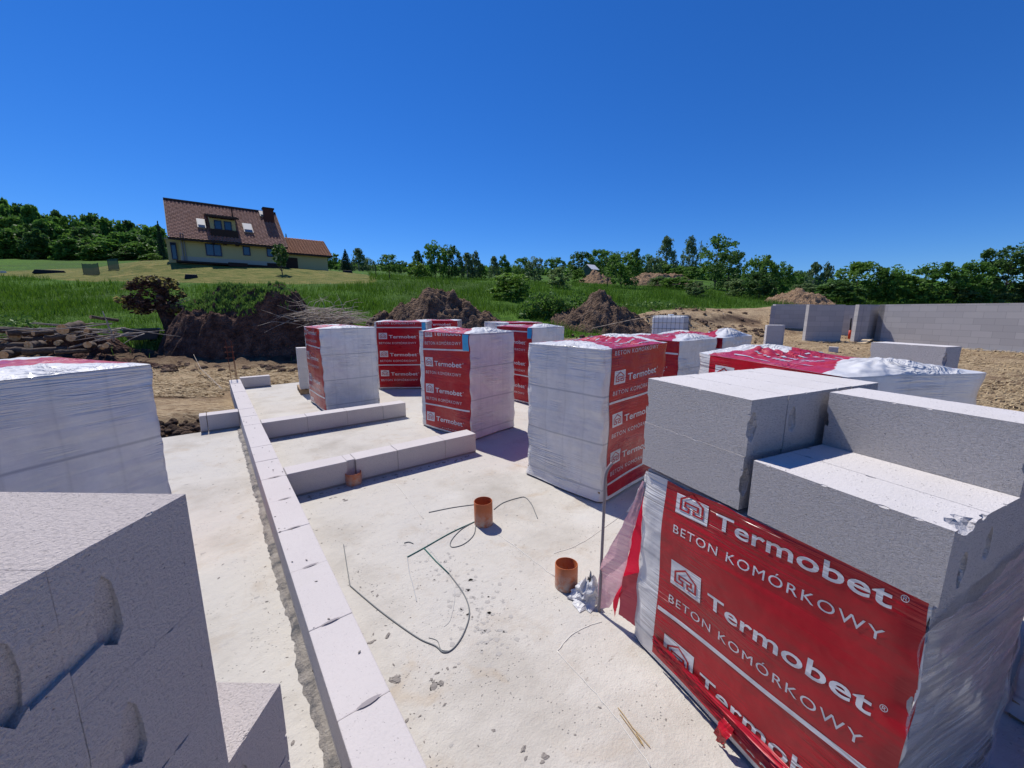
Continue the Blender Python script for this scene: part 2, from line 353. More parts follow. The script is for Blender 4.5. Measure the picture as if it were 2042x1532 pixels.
nr, na = 250, 420
rr = np.concatenate([np.linspace(0.0, 3.0, 6)[:-1], np.geomspace(3.0, 420, nr-5)])
th0 = math.atan2(FH[1], FH[0])
half = np.linspace(0, 1, 300)
ang = np.concatenate([th0 + np.linspace(-1.15, 1.15, 340), th0 + np.linspace(1.15, 2*math.pi-1.15, na-340+2)[1:-1]])
RR, AA = np.meshgrid(rr, ang, indexing='ij'); X = RR*np.cos(AA); Y = RR*np.sin(AA); Z = terr(X, Y)
nz = np.array([fbm(x*.6, y*.6, 0, 3) for x, y in zip(X.ravel(), Y.ravel())]).reshape(X.shape)
nz2 = np.array([fbm(x*2.6, y*2.6, 5, 3) for x, y in zip(X.ravel(), Y.ravel())]).reshape(X.shape)
Fd = X*FH[0] + Y*FH[1]; Rd = X*RH[0] + Y*RH[1]; Tn = Rd/np.maximum(Fd, .5)
def tan_of(px): return float(np.dot(np.array(at(px, 618, 10.0)[:2]), RH))/10.0
# grass starts beyond the bare strip; the strip is deeper on the right
gx = [tan_of(v) for v in (-700, 0, 300, 620, 760, 1000, 1200, 1290, 1420, 1500, 1560, 1700, 2042, 3600)]
gd = [15.5, 15.8, 16, 16.4, 17, 17.5, 18.5, 24.5, 28, 29.5, 33, 33, 33, 33]
gs = np.interp(Tn, gx, gd)
grass = np.clip((Fd - gs)/1.2 + .5, 0, 1)
# mown lawn on the knoll around the house
lx = [tan_of(v) for v in (-200, 0, 140, 300, 560, 700, 760)]
l0 = np.interp(Tn, lx, [46, 42, 37, 34, 34, 36, 38]); l1 = np.interp(Tn, lx, [47, 46, 52, 58, 60, 52, 44])
lawn = np.clip((Fd - l0)/2 + .5, 0, 1)*np.clip((l1 - Fd)/3 + .5, 0, 1)*np.clip((tan_of(770) - Tn)/.04, 0, 1)*np.clip((Tn - tan_of(-100))/.05, 0, 1)
clay = np.clip(1 - np.abs(Fd - 15.2)/2.2, 0, 1)*np.clip((tan_of(700) - Tn)/.15, 0, 1)
hole = np.clip(1 - np.hypot((X + .55)/1.1, (Y - 9.0)/1.0), 0, 1)
clay = np.maximum(clay, np.clip(hole*2.5, 0, 1)*.8)
step = np.interp(Tn, [tan_of(v) for v in (1335, 1350, 1450, 1470)], [21.8, 21.8, 24.8, 24.8]); clay = np.maximum(clay, np.clip(1.2-np.abs(Fd-step)/.55, 0, 1)*((Tn > tan_of(1330)) & (Tn < tan_of(1520))))
bare = 1 - grass
Z = Z + nz*.06*np.clip(Fd/10, 0, 1) + nz2*.035*bare*np.clip((RR-3)/5, 0, 1)
bmp = np.clip(1 - np.abs(Fd - 15.0)/1.6, 0, 1)*np.clip((tan_of(640) - Tn)/.2, 0, 1); Z = Z + bmp*(.22 + nz2*.22)
Z = Z - .45*np.clip(hole*1.6, 0, 1)
inslab = (X > -6.5) & (X < 6.6) & (Y > -6) & (Y < 12.6)
Z = np.where(inslab & ~((X < .15) & (Y > 8.0)), np.minimum(Z, -.10), Z)
Z = np.where((X < .15) & (Y > 8.0) & (Y < 12.6) & (X > -6.5), np.minimum(Z, -.02 + 0*Z), Z)
V = np.stack([X, Y, Z], -1).reshape(-1, 3); n_a = len(ang)
ii, jj = np.meshgrid(np.arange(len(rr)-1), np.arange(n_a), indexing='ij'); j2 = (jj+1) % n_a
F = np.stack([ii*n_a+jj, (ii+1)*n_a+jj, (ii+1)*n_a+j2, ii*n_a+j2], -1).reshape(-1, 4)
me = npmesh('ground', V, F); at_ = me.attributes.new('cover', 'FLOAT_VECTOR', 'POINT')
at_.data.foreach_set('vector', np.stack([grass, lawn, clay], -1).reshape(-1, 3).astype(np.float32).ravel())
o = link('ground', me, M_TERR, smooth=True); tag(o, kind='structure')

# concrete slab: one L-shaped sheet with thickness
def slab():
    P = [(-6, -5), (6.2, -5), (6.2, 12.1), (.24, 11.75), (.24, 7.86), (-6, 7.74)]
    n = len(P); vs = [(x, y, 0) for x, y in P] + [(x, y, -.30) for x, y in P]
    fs = [tuple(range(n))] + [(i, n+i, n+(i+1) % n, (i+1) % n) for i in range(n)]
    me = mesh('concrete_slab', vs, fs); o = link('concrete_slab', me, M_SLAB); tag(o, kind='structure')
    mbm = mat('membrane', (.09, .10, .12), .45)
    for (a, b, lb) in (((-6, 7.80), (-.30, 7.90), 'grey membrane edge left of the stub wall'), ((.95, 11.86), (6.2, 12.2), 'grey membrane edge along the far side of the slab')):
        n = 60; mb = MB()
        for i in range(n):
            t0, t1 = i/n, (i+1)/n
            x0 = a[0]+(b[0]-a[0])*t0; x1 = a[0]+(b[0]-a[0])*t1; y0 = a[1]+(b[1]-a[1])*t0; y1 = a[1]+(b[1]-a[1])*t1
            e0 = .05*fbm(x0*3, 1)+.06; e1 = .05*fbm(x1*3, 1)+.06
            mb.add([(x0, y0-.07, .006), (x1, y1-.07, .006), (x1, y1+e1, -.03), (x0, y0+e0, -.03)], [(0, 1, 2, 3)])
        tag(mb.build('damp_proof_sheet', mbm), lb, 'membrane')
slab()

# ---------------------------------------------------------------- wall blocks
def block_mesh(L, D, H, pockets=(), chips=0, seed=0, bev=.004):
    """box with softened, chipped arrises and hand-grip pockets cut in"""
    bm = bmesh.new(); bmesh.ops.create_cube(bm, size=1.0)
    for v in bm.verts: v.co = Vector(((v.co.x+.5)*L, (v.co.y+.5)*D, (v.co.z+.5)*H))
    me = bpy.data.meshes.new('block'); bm.to_mesh(me); bm.free()
    ob = bpy.data.objects.new('tmp', me); C.objects.link(ob); tmp = []
    for (c, r) in pockets:
        b2 = bmesh.new(); bmesh.ops.create_icosphere(b2, subdivisions=3, radius=1)
        for v in b2.verts:
            k_ = 1+.28*noise.noise(v.co*2.2+Vector((seed*3.1, c[1]*50, c[0])))+.10*noise.noise(v.co*5); v.co = Vector((c[0]+v.co.x*r[0]*k_, c[1]+v.co.y*r[1]*k_, c[2]+v.co.z*r[2]*k_))
        m2 = bpy.data.meshes.new('cut'); b2.to_mesh(m2); b2.free(); q = bpy.data.objects.new('cut', m2); C.objects.link(q); tmp.append(q)
        md = ob.modifiers.new('x', 'BOOLEAN'); md.operation = 'DIFFERENCE'; md.object = q; md.solver = 'EXACT'
    rs = random.Random(seed)
    for k in range(chips):
        e = rs.choice(['x', 'x', 'z', 'y'])
        if e == 'x': c = (rs.uniform(.02, L-.02), rs.choice([0, 0, D]), H)
        elif e == 'z': c = (rs.choice([0, L]), 0, rs.uniform(.02, H-.02))
        else: c = (rs.choice([0, L]), rs.uniform(0, D), H)
        b2 = bmesh.new(); bmesh.ops.create_icosphere(b2, subdivisions=2, radius=rs.uniform(.003, .008))
        for v in b2.verts:
            v.co = Vector((v.co.x*2.2, v.co.y*1.2, v.co.z*.9))*(1+.3*rs.random()) + Vector(c)
        m2 = bpy.data.meshes.new('cut'); b2.to_mesh(m2); b2.free(); q = bpy.data.objects.new('cut', m2); C.objects.link(q); tmp.append(q)
        md = ob.modifiers.new('x', 'BOOLEAN'); md.operation = 'DIFFERENCE'; md.object = q; md.solver = 'EXACT'
    b = ob.modifiers.new('b', 'BEVEL'); b.width = bev if len(pockets) < 4 else .0012; b.segments = 2; b.limit_method = 'ANGLE'; b.angle_limit = R_(50)
    bpy.context.view_layer.update(); dg = bpy.context.evaluated_depsgraph_get()
    out = bpy.data.meshes.new_from_object(ob.evaluated_get(dg))
    bpy.data.objects.remove(ob)
    for q in tmp: bpy.data.objects.remove(q)
    return out
BL, BD, BH = .564, .233, .235
PK = lambda x, y, z=.12: ((x, y, z), (.026, .026, .060))
BM_A = block_mesh(BL, BD, BH, [PK(BL+.004, .020), PK(-.004, .020)], 5, 1)
BM_B = block_mesh(BL, BD, BH, [PK(BL+.006, .04), PK(-.006, BD-.03)], 4, 2)
BM_C = block_mesh(BL, BD, BH, [], 5, 3)
def chipped_mesh():
    me = block_mesh(BL, BD, BH, [PK(BL, .11, .09), ((BL+.016, .085, BH+.009), (.060, .070, .040)), ((BL+.013, .19, BH+.012), (.030, .028, .026)), ((BL-.02, .115, BH+.011), (.030, .028, .021))], 6, 9)
    return me
BM_CH = chipped_mesh()
def place_block(me, m, loc, rz, label, group, name='concrete_block', cat='block'):
    o = link(name, me, m, None, loc, (0, 0, rz)); return tag(o, label, cat, group)

def low_wall(name, label, pieces, mat_=M_BLOCKW, group='low starter walls on the slab'):
    root = empty(name, (pieces[0][0], pieces[0][2], 0), 0, label, 'wall', group)
    ox, oy = pieces[0][0], pieces[0][2]
    mb = MB(); mo = MB()
    for (x0, x1, y0, y1, dz) in pieces:
        j = lambda: random.uniform(-.0025, .0025)
        mb.box(x0-ox+.0018, x1-ox-.0018, y0-oy+j(), y1-oy+j(), .025, .27+dz)
        mo.box(x0-ox, x1-ox, y0-oy+.012, y1-oy-.012, 0.001, .025)
        if x1-x0 > .3 and y1-y0 < .3 and len(pieces) > 2: mo.box(x0-ox-.0035, x0-ox+.0035, y0-oy+.006, y1-oy-.006, .0255, .262)
    mb.build('block_course', mat_, root, bevel=.005)
    mo.build('mortar_bed', mat('mortar', (.30, .28, .26), .95), root)
    return root
ys = [-2.2, -1.6, -1.0, -.41, .19, .79, 1.495, 2.07, 2.655, 3.24, 3.82, 4.41, 4.99, 5.57, 6.16, 6.74, 7.33, 7.92, 8.50, 9.09, 9.68, 10.26, 10.85, 11.45]
low_wall('low_block_wall', 'long knee-high wall of pale blocks running away across the slab', [(.238, .462, a, b, random.uniform(-.003, .003)) for a, b in zip(ys, ys[1:])])
low_wall('low_block_wall', 'short low cross wall of blocks behind the small orange pipe', [(.466, 1.056, 4.41, 4.65, 0), (1.0565, 1.147, 4.445, 4.65, -.004), (1.1475, 1.63, 4.41, 4.65, 0), (1.6305, 2.264, 4.41, 4.65, .002), (2.2645, 2.73, 4.41, 4.65, 0)])
low_wall('low_block_wall', 'low cross wall of blocks at the foot of a broad white wrapped pallet', [(.466, 1.07, 6.74, 6.98, 0), (1.0705, 1.67, 6.74, 6.98, .002), (1.6705, 2.27, 6.74, 6.98, 0), (2.2705, 2.69, 6.74, 6.98, -.003)])
low_wall('low_block_wall', 'stub of low block wall sticking out from the long wall over the slab edge', [(-.285, -.19, 7.77, 8.01, 0), (-.186, .234, 7.77, 8.01, 0)])
low_wall('low_block_wall', 'single block laid at the far end of the long wall by the rusty bars', [(.466, 1.10, 11.66, 11.86, 0)])
# flat lens patches painting the shade of joint slots, and squeezed mortar along the long wall
mb = MB()
n = 500
for i in range(n):
    y0, y1 = -1.5 + 9.2*i/n, -1.5 + 9.2*(i+1)/n
    e0 = .050+.016*fbm(y0*3, 7)+.014*fbm(y0*17, 3); e1 = .050+.016*fbm(y1*3, 7)+.014*fbm(y1*17, 3)
    h0 = .006+.006*abs(fbm(y0*9, 2)); h1 = .006+.006*abs(fbm(y1*9, 2))
    mb.add([(.240, y0, .016), (.240, y1, .016), (.235-e1*.5, y1, h1+.008), (.235-e0*.5, y0, h0+.008), (.235-e1, y1, .001), (.235-e0, y0, .001)], [(0, 3, 2, 1), (3, 5, 4, 2)])
m = mat('wet_mortar', rough=.95); g = NT(m); g.set('Base Color', g.ramp(g.noise(g.co((1, 1, 1)), 5, 5, .7), [(.38, (.10, .10, .105)), (.50, (.30, .27, .235)), (.7, (.42, .385, .34))])); g.set('Normal', g.bump(g.noise(g.co(), 60, 4, .7), 1, .02))
tag(mb.build('mortar_fillet', m, smooth=False), 'ragged strip of squeezed-out mortar and dark membrane beside the long wall', 'mortar')
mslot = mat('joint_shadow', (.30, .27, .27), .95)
mb = MB()
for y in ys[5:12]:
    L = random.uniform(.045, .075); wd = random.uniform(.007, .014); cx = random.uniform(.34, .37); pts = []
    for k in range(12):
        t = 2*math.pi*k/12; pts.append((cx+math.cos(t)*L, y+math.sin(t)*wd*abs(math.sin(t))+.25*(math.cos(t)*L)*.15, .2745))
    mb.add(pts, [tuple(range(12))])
ow = mb.build('groove_shade', mslot, bpy.data.objects['low_block_wall']); ow.location = -Vector(bpy.data.objects['low_block_wall'].location)

# ---------------------------------------------------------------- printed film
def text_poly(body, size, off, sp=1.0):
    cu = bpy.data.curves.new('t', 'FONT'); cu.body = body; cu.size = size; cu.offset = off*size; cu.space_character = sp; cu.resolution_u = 4
    o = bpy.data.objects.new('t', cu); C.objects.link(o); bpy.context.view_layer.update()
    me = bpy.data.meshes.new_from_object(o.evaluated_get(bpy.context.evaluated_depsgraph_get()))
    vs = [(v.co.x, v.co.y) for v in me.vertices]; fs = [tuple(p.vertices) for p in me.polygons]
    bpy.data.objects.remove(o); bpy.data.curves.remove(cu); bpy.data.meshes.remove(me)
    x0 = min(v[0] for v in vs); x1 = max(v[0] for v in vs)
    return [((v[0]-x0)/(x1-x0), v[1]/size/.7) for v in vs], fs     # x normalised, y in cap heights
T_NAME = text_poly('Termobet', 1, .016, 1.03)
T_SUB = text_poly('BETON KOM\u00d3RKOWY', 1, .0, 1.18)
T_REG = text_poly('\u00ae', 1, .004)
def house_logo():
    """red house outline with the meander inside, unit square, drawn as red strokes"""
    q = []
    def stroke(pts, wd, closed=False):
        n = len(pts)
        P = [Vector(p) for p in pts]
        rng_ = range(n if closed else n-1)
        off = []
        for i in range(n):
            if closed or 0 < i < n-1:
                a = (P[i]-P[i-1]).normalized(); b = (P[(i+1) % n]-P[i]).normalized()
            elif i == 0: a = b = (P[1]-P[0]).normalized()
            else: a = b = (P[-1]-P[-2]).normalized()
            na_, nb = Vector((-a.y, a.x)), Vector((-b.y, b.x)); k = (na_+nb).normalized(); off.append(k*(wd/2/max(.3, k.dot(na_))))
        for i in rng_:
            j = (i+1) % n; q.append([tuple(P[i]+off[i]), tuple(P[i]-off[i]), tuple(P[j]-off[j]), tuple(P[j]+off[j])])
    w_ = .062
    stroke([(.42, .20), (.16, .20), (.16, .60), (.50, .88), (.84, .60), (.84, .20), (.58, .20), (.58, .36)], w_)
    stroke([(.42, .165), (.42, .36), (.30, .36), (.30, .52), (.70, .52), (.70, .36), (.545, .36)], w_)
    return q
LOGO = house_logo()
def print_geo(W, z_lo, z_hi, u0, sy=1.0, sx=1.0, phase=0.0, shear=0.0, mirror=False, line=True, line_to=None):
    """2-D ink polygons (colour 1 = white ink, 2 = red on white logo) for one red face, clipped to z_lo..z_hi"""
    out = []
    per = .83*sy
    def tri(poly, mi):
        for k in range(1, len(poly)-1): out.append(([poly[0], poly[k], poly[k+1]], mi))
    k0 = int((z_lo-phase)/per)-2; k1 = int((z_hi-phase)/per)+2
    for k in range(k0, k1+1):
        zl = phase + k*per                      # the white line
        if line:
            xs = np.linspace(-.06, (line_to if line_to else W)-u0, 40); hw = .011*sy
            for a, b in zip(xs, xs[1:]):
                out.append(([(a, zl-hw), (b, zl-hw), (b, zl+hw)], 1)); out.append(([(a, zl-hw), (b, zl+hw), (a, zl+hw)], 1))
        for zt in (zl+.315*sy, zl+.712*sy):      # two rows between lines, zt = logo top
            s = .185*sx; h = .135*sy
            for i in range(4):
                for j in range(4):
                    a, b, c_, d = s*i/4, s*(i+1)/4, zt-h+h*j/4, zt-h+h*(j+1)/4
                    tri([(a, c_), (b, c_), (b, d), (a, d)], 1)
            for poly in LOGO: tri([(x*s, zt-h+y*h) for x, y in poly], 2)
            for (vs, fs), x0, wd, zb, cap in ((T_NAME, .225*sx, .61*sx, zt-.118*sy, .070*sy), (T_SUB, 0, .83*sx, zt-.245*sy, .044*sy), (T_REG, .85*sx, .020, zt-.075*sy, .022)):
                for f in fs: tri([(x0+vs[i][0]*wd, zb+vs[i][1]*cap) for i in f], 1)
    res = []
    def clip(poly, f):
        o_ = []
        for i in range(len(poly)):
            a, b = poly[i-1], poly[i]; fa, fb = f(a), f(b)
            if (fa >= 0) != (fb >= 0):
                t = fa/(fa-fb); o_.append((a[0]+(b[0]-a[0])*t, a[1]+(b[1]-a[1])*t))
            if fb >= 0: o_.append(b)
        return o_
    for poly, mi in out:
        if max(p[1] for p in poly) < z_lo-.3 or min(p[1] for p in poly) > z_hi+.3: continue
        poly = [(p[0]+u0, p[1]+shear*p[0]) for p in poly]
        for f in (lambda p: p[1]-z_lo, lambda p: z_hi-p[1], lambda p: p[0]-.012, lambda p: W-.012-p[0]):
            if len(poly) >= 3: poly = clip(poly, f)
        if len(poly) >= 3: res.append((poly, mi))
    return res

def sheet_mesh(name, W, z0, z1, fn, nx, nz, holes=None, mi_fn=None):
    vs = []; fs = []; mi = []
    for j in range(nz+1):
        for i in range(nx+1): vs.append(fn(W[0]+(W[1]-W[0])*i/nx, (z0(W[0]+(W[1]-W[0])*i/nx) if callable(z0) else z0)*(1-j/nz) + (z1(W[0]+(W[1]-W[0])*i/nx) if callable(z1) else z1)*j/nz))
    for j in range(nz):
        for i in range(nx):
            fs.append((j*(nx+1)+i, j*(nx+1)+i+1, (j+1)*(nx+1)+i+1, (j+1)*(nx+1)+i))
    return vs, fs

def wrapped_pallet(label, o0, ang_deg, L, W, h, seed=0, phase=.38, sy=1.12, u0=.14, blue=None, red=(.10, None), text=True, peaks=(.10, .08), back_red=True, zbase=0.0, open_top=None, shear=0.0, sx=1.06, top_text=True, pallet_h=.12, flare=.0):
    root = empty('wrapped_pallet', (o0[0], o0[1], zbase), R_(ang_deg), label, 'pallet of blocks', 'film-wrapped pallets of concrete blocks')
    rs = random.Random(seed); ph = [rs.uniform(0, 6.28) for _ in range(6)]
    def d(a, z, n_=0):
        e = math.exp(-(a/.045)**2) + math.exp(-((AL[n_]-a)/.045)**2)
        return .006*math.sin(7*a+2.3*z+ph[0]+n_) + .005*math.sin(11*z+4*a+ph[1]+n_*2) + .008*e*math.sin(2*math.pi*z/.24+ph[2]+n_) - .010*e + .02*math.exp(-z/.06)*flare*10
    AL = [L, W, L, W]; zb = .02
    top = open_top if open_top else (lambda s, a: h)
    def side(k, a, z, off=0.0):
        q = d(a, z, k) + off
        e0 = d(0 if k in (0, 1, 2, 3) else 0, z, k)
        if k == 0: return Vector((a + (q if False else 0), -q, z))
        if k == 1: return Vector((L + q, a, z))
        if k == 2: return Vector((L - a, W + q, z))
        return Vector((-q, W - a, z))
    # white film shell: loop round the four sides with rounded corners
    vs = []; fs = []; NZ = int(h/.03); loop = []
    for k in range(4):
        n_ = int(AL[k]/.03)
        for i in range(n_): loop.append((k, AL[k]*(i+.5)/n_))
    n = len(loop)
    for j in range(NZ+1):
        for (k, a) in loop:
            zt = top(k, a); z = zb + (zt - zb)*j/NZ; vs.append(side(k, a, z))
    for j in range(NZ):
        for i in range(n):
            if open_top and loop[i][0] == 1 and loop[(i+1) % n][0] == 1: continue
            fs.append((j*n+i, j*n+(i+1) % n, (j+1)*n+(i+1) % n, (j+1)*n+i))
    me = mesh('film', vs, fs); link('white_film', me, M_WHITE, root, smooth=True)
    if open_top:
        vs, fs = sheet_mesh('x', (0, W), zb, lambda a: top(1, a), lambda a, z: side(1, a, z, .005 + .003*math.sin(9*a+6*z)), 40, 40)
        # the ragged clear end film
        link('clear_film', mesh('clear_film', vs, fs), M_CLEAR, root, smooth=True)
    # red printed panel
    r0 = red[0]; r1 = red[1] if red[1] else L-.015
    hz = (lambda a: top(0, a)-.001) if open_top else (lambda a: h-.001)
    vs, fs = sheet_mesh('p', (r0, r1), .05, hz, lambda a, z: side(0, a + .006*math.sin(8*z+ph[3])*(1 if a < .3 else (-1 if a > L-.3 else 0)), z, .0042), int((r1-r0)/.022), int(h/.022))
    mb = MB(); mb.add(vs, fs, 0)
    if text:
        for poly, mi in print_geo(r1, .07, h-.01 if not open_top else 1.3, u0, sy, sx, phase, shear, line_to=r1-.005):
            if open_top and max(p[1]-top(0, p[0]) for p in poly) > -.004: continue
            mb.add([side(0, p[0], p[1], .0060 if mi == 1 else .0078) for p in poly], [tuple(range(len(poly)))], mi)
    me = mesh('printed_panel', mb.v, mb.f, mb.m); link('printed_panel', me, [M_RED, M_INK, M_RED], root, smooth=True)
    if back_red:
        vs, fs = sheet_mesh('p', (.10, L-.12), .05, h-.001 if not open_top else (lambda a: top(2, a)-.001), lambda a, z: side(2, a, z, .0022), int(L/.03), int(h/.03))
        link('back_panel', mesh('back_panel', vs, fs), M_RED, root, smooth=True)
    if blue:
        x0, x1, z0_ = blue
        vs, fs = sheet_mesh('b', (x0, x1), z0_, h-.01, lambda a, z: side(0, a, z, .009), 8, 12); link('blue_label', mesh('blue_label', vs, fs), M_BLUE, root, smooth=True)
    if not open_top:
        # top sheet with gathered, tented ends
        nx, ny = 110, 84; vs = []; fs = []; mi = []
        jit = [rs.uniform(-.02, .02) for _ in range(ny+1)]
        def th(u, v):
            q = 0.0
            for e, pk in ((u, peaks[0]), (L-u, peaks[1])):
                vc = .5 + .05*math.sin(ph[4]); s = max(0.0, 1-abs(v/W-vc)/(.5 if v/W > vc else vc)/.98)
                ru = max(0.0, min(e/.19, 1-(e-.19)/.30)); a_ = math.atan2(v-vc*W, e-.19); rd_ = math.hypot(v-vc*W, e-.19)
                q += pk*.75*min(ru, s**1.15)*(1 if pk else 0)
                q += .24*pk*abs(math.sin(a_*6.5+ph[5]+2*noise.noise(Vector((u*5, v*5, seed)))))*min(1, rd_/.12)*max(0, 1-rd_/.46)
            q += .011*(.5-abs(noise.noise(Vector((u*6, v*6, seed*3.1)))+.4*noise.noise(Vector((u*15, v*13, seed*1.1)))))*1.0 + .006*noise.noise(Vector((u*4, v*24, seed*1.7)))
            edge = min(u, L-u, v, W-v); return h - .004 + q*min(1, edge/.04) + .006
        for j in range(ny+1):
            for i in range(nx+1):
                u, v = L*i/nx, W*j/ny
                ex = d(v, h, 3) if i == 0 else (d(v, h, 1) if i == nx else 0); ey = d(u, h, 0) if j == 0 else (d(u, h, 2) if j == ny else 0)
                x = u + (-ex if i == 0 else ex if i == nx else 0); y = v + (-ey if j == 0 else ey if j == ny else 0)
                vs.append((x, y, th(u, v) if 0 < i < nx and 0 < j < ny else h))
        for j in range(ny):
            for i in range(nx):
                fs.append((j*(nx+1)+i, j*(nx+1)+i+1, (j+1)*(nx+1)+i+1, (j+1)*(nx+1)+i))
                u, v = L*(i+.5)/nx, W*(j+.5)/ny; s = 1-abs(v/W-.5)*2
                lim = .13 + .24*s**1.1 + .018*math.sin(v*23+ph[1]); isred = lim < u < L-lim
                mi.append(1 if isred else 0)
        mb = MB()
        if top_text:
            for r_i in range(7):
                v0 = .09+(W-.18)*r_i/6; full = r_i % 3 == 0; u_ = .30; s_ = 1-abs(v0/W-.5)*2; ue = L-.24-.22*s_; u_ = .26+.22*s_
                while u_ < ue:
                    ln = .05 if full else rs.uniform(.008, .03); hw = .007 if full else rs.uniform(.012, .022)
                    if full or rs.random() < .78:
                        q_ = [(u_, v0-hw), (min(ue, u_+ln), v0-hw), (min(ue, u_+ln), v0+hw), (u_, v0+hw)]; mb.add([Vector((p[0], p[1], th(p[0], p[1])+.005)) for p in q_], [(0, 1, 2, 3)], 2)
                    u_ += ln + (0 if full else .012)
        mb.add(vs, fs, 0); mb.m[-len(fs):] = mi; mb.build('top_film', [M_WHITET, M_REDTOP, M_INK], root, smooth=True)
    # timber pallet under the load
    wp = empty('timber_pallet', (0, 0, 0)); wp.parent = root
    mb = MB()
    for k in range(3):
        y = .02 + k*(W-.12)/2; mb.box(.015, L-.015, y, y+.08, .004, .022)
        for q in range(3): x = .02 + q*(L-.14)/2; mb.box(x, x+.10, y, y+.08, .022, .092)
    mb.build('runner', M_WOOD, wp)
    mb = MB()
    for k in range(7): x = .012 + k*(L-.11)/6; mb.box(x, x+.085, .01, W-.01, .092, .112)
    mb.build('deck_board', M_WOOD, wp)
    return root
def upt(p, q): return math.degrees(math.atan2(q[1]-p[1], q[0]-p[0]))
wrapped_pallet('middle wrapped pallet, wrinkled silver-white end left of its red print', (2.945, 2.42), 6.9, 1.27, 1.02, 1.553, 1, phase=.175, sy=1.01, u0=.16, peaks=(.05, .11), flare=.2, shear=.02)
wrapped_pallet('wrapped pallet with bright blue label behind the nearer cross wall', (2.694, 6.07), -79.3, 1.24, .97, 1.585, 2, phase=.405, sy=1.08, shear=.045, u0=.17, blue=(1.09, 1.215, 1.34), peaks=(.07, .09), red=(.13, None))
wrapped_pallet('wrapped pallet right behind the farther cross wall, with a broad white end', (1.54, 9.14), -88, 1.24, 1.05, 1.58, 3, phase=.28, sy=1.14, peaks=(.05, .05))
wrapped_pallet('wrapped pallet whose broad red front, blue-labelled, faces us squarely', (3.14, 9.6), -33.9, 1.24, 1.0, 1.635, 4, phase=.60, blue=(1.13, 1.22, 1.42), red=(.05, None), peaks=(.04, .05), sy=1.09, u0=.10)
F_ = gz(913, 639.6, 1.6); ud = Vector((math.cos(R_(-37)), math.sin(R_(-37)), 0))
wrapped_pallet('wrapped pallet with only its red and grey top showing behind nearer pallets', (F_.x-ud.x*1.24, F_.y-ud.y*1.24), -37, 1.24, 1.0, 1.6, 5, phase=.30, peaks=(.03, .03))
G_ = gz(1008, 644.5, 1.57)
wrapped_pallet('all-white wrapped pallet at the back, its pale edge before the earth heap', (G_.x, G_.y), upt((0, 0), (.995, -.11)), 1.24, 1.3, 1.57, 6, peaks=(.01, .01), text=False)
wrapped_pallet('blue-labelled wrapped pallet partly hidden behind the nearer blue-labelled one', (5.01, 7.26), -87, 1.24, .93, 1.575, 7, phase=.585, sy=1.09, blue=(1.10, 1.22, 1.36), peaks=(.02, .08))
wrapped_pallet('wrapped pallet peeking out behind the middle one, thin red strip showing', (5.24, 4.24), -90, 1.24, 1.06, 1.49, 8, peaks=(.05, .10), top_text=True)
wrapped_pallet('wrapped pallet topped by the tallest tent-like fold of white film, nearest the bare field', (6.44, 4.22), -90, 1.24, 1.06, 1.49, 9, peaks=(.08, .17))
KO = (3.245, 1.690)
wrapped_pallet('wrapped pallet with a wide pinkish red top right behind the opened one', KO, -117.5, 1.25, .955, 1.57, 10, phase=-.04, sy=1.0, peaks=(.10, .085), red=(.16, None), u0=.24)
wrapped_pallet('plain white end of a wrapped pallet behind the near rough block stack', (-.322, 3.447), 122.7, 1.24, 1.02, 1.57, 11, peaks=(.05, .02), top_text=False)
wrapped_pallet('wrapped pallet showing just a bluish white corner at the lower right', (2.84, -.17), -95, 1.2, .95, 1.57, 12, text=False, peaks=(.04, .04))

# ---- the opened pallet in front
LA = -102.4; LO = Vector((1.805, 1.195, 0)); LU = Vector((math.cos(R_(LA)), math.sin(R_(LA)), 0)); LV = Vector((-LU.y, LU.x, 0))
def ltop(k, a):
    if k == 0: return 1.058 + .055*a + .004*math.sin(17*a) + .006*math.sin(41*a)*(a/1.18)
    if k == 1: return 1.00 + .20*(a/.95)**.8 + .012*math.sin(19*a) + .008*math.sin(47*a)
    if k == 2: return 1.09
    return 1.06 + .03*math.sin(5*a)
op = wrapped_pallet('opened pallet with its film cut back, loose pale blocks stacked on it', (LO.x, LO.y), LA, 1.170, .95, 1.06, 13, phase=.355, sy=1.0, sx=1.0, u0=.24, red=(.165, 1.155), open_top=ltop, shear=.085, flare=.0)
mb = MB()
for k in range(4):
    z0 = .115 + k*.2375
    for i in range(2):
        for j in range(4): mb.box(.012+i*.583, .012+i*.583+.578, .012+j*.233, .012+j*.233+.229, z0, z0+.235)
# two mesh layers so that each visible course reads on its own
for k in range(4):
    mk = MB(); z0 = .125 + k*.2375
    for i in range(2):
        for j in range(4): mk.box(.018+i*.570, .018+i*.570+.566, .018+j*.230, .018+j*.230+.227, z0, z0+.2350)
    mk.build('block_layer', M_BLOCK, op, bevel=.004)
def lp(u, v, z): return LO + LU*u + LV*v + Vector((0, 0, z))
LR = R_(LA); zt5, zt6 = 1.0985, 1.335
gname = 'loose blocks on the opened pallet'
place_block(BM_A, M_BLOCK, lp(.002, -.004, zt6), LR, 'block at the top left front of the opened pallet, with grip notch', gname)
place_block(BM_B, M_BLOCK, lp(.004, .232, zt6), LR, 'block behind the top left front one on the opened pallet', gname)
place_block(BM_C, M_BLOCK, lp(.001, .468, zt6), LR, 'third block back in the high left group on the opened pallet', gname)
place_block(BM_B, M_BLOCK, lp(.006, .704, zt6), LR, 'rearmost block of the high left group on the opened pallet', gname)
place_block(BM_A, M_BLOCK, lp(-.002, -.006, zt5), LR, 'lower left front block just above the white logo on the red film', gname)
for j in (1, 2, 3): place_block(BM_C, M_BLOCK, lp(.002, .234*j, zt5), LR, 'block walled in below the high left group of the opened pallet', gname)
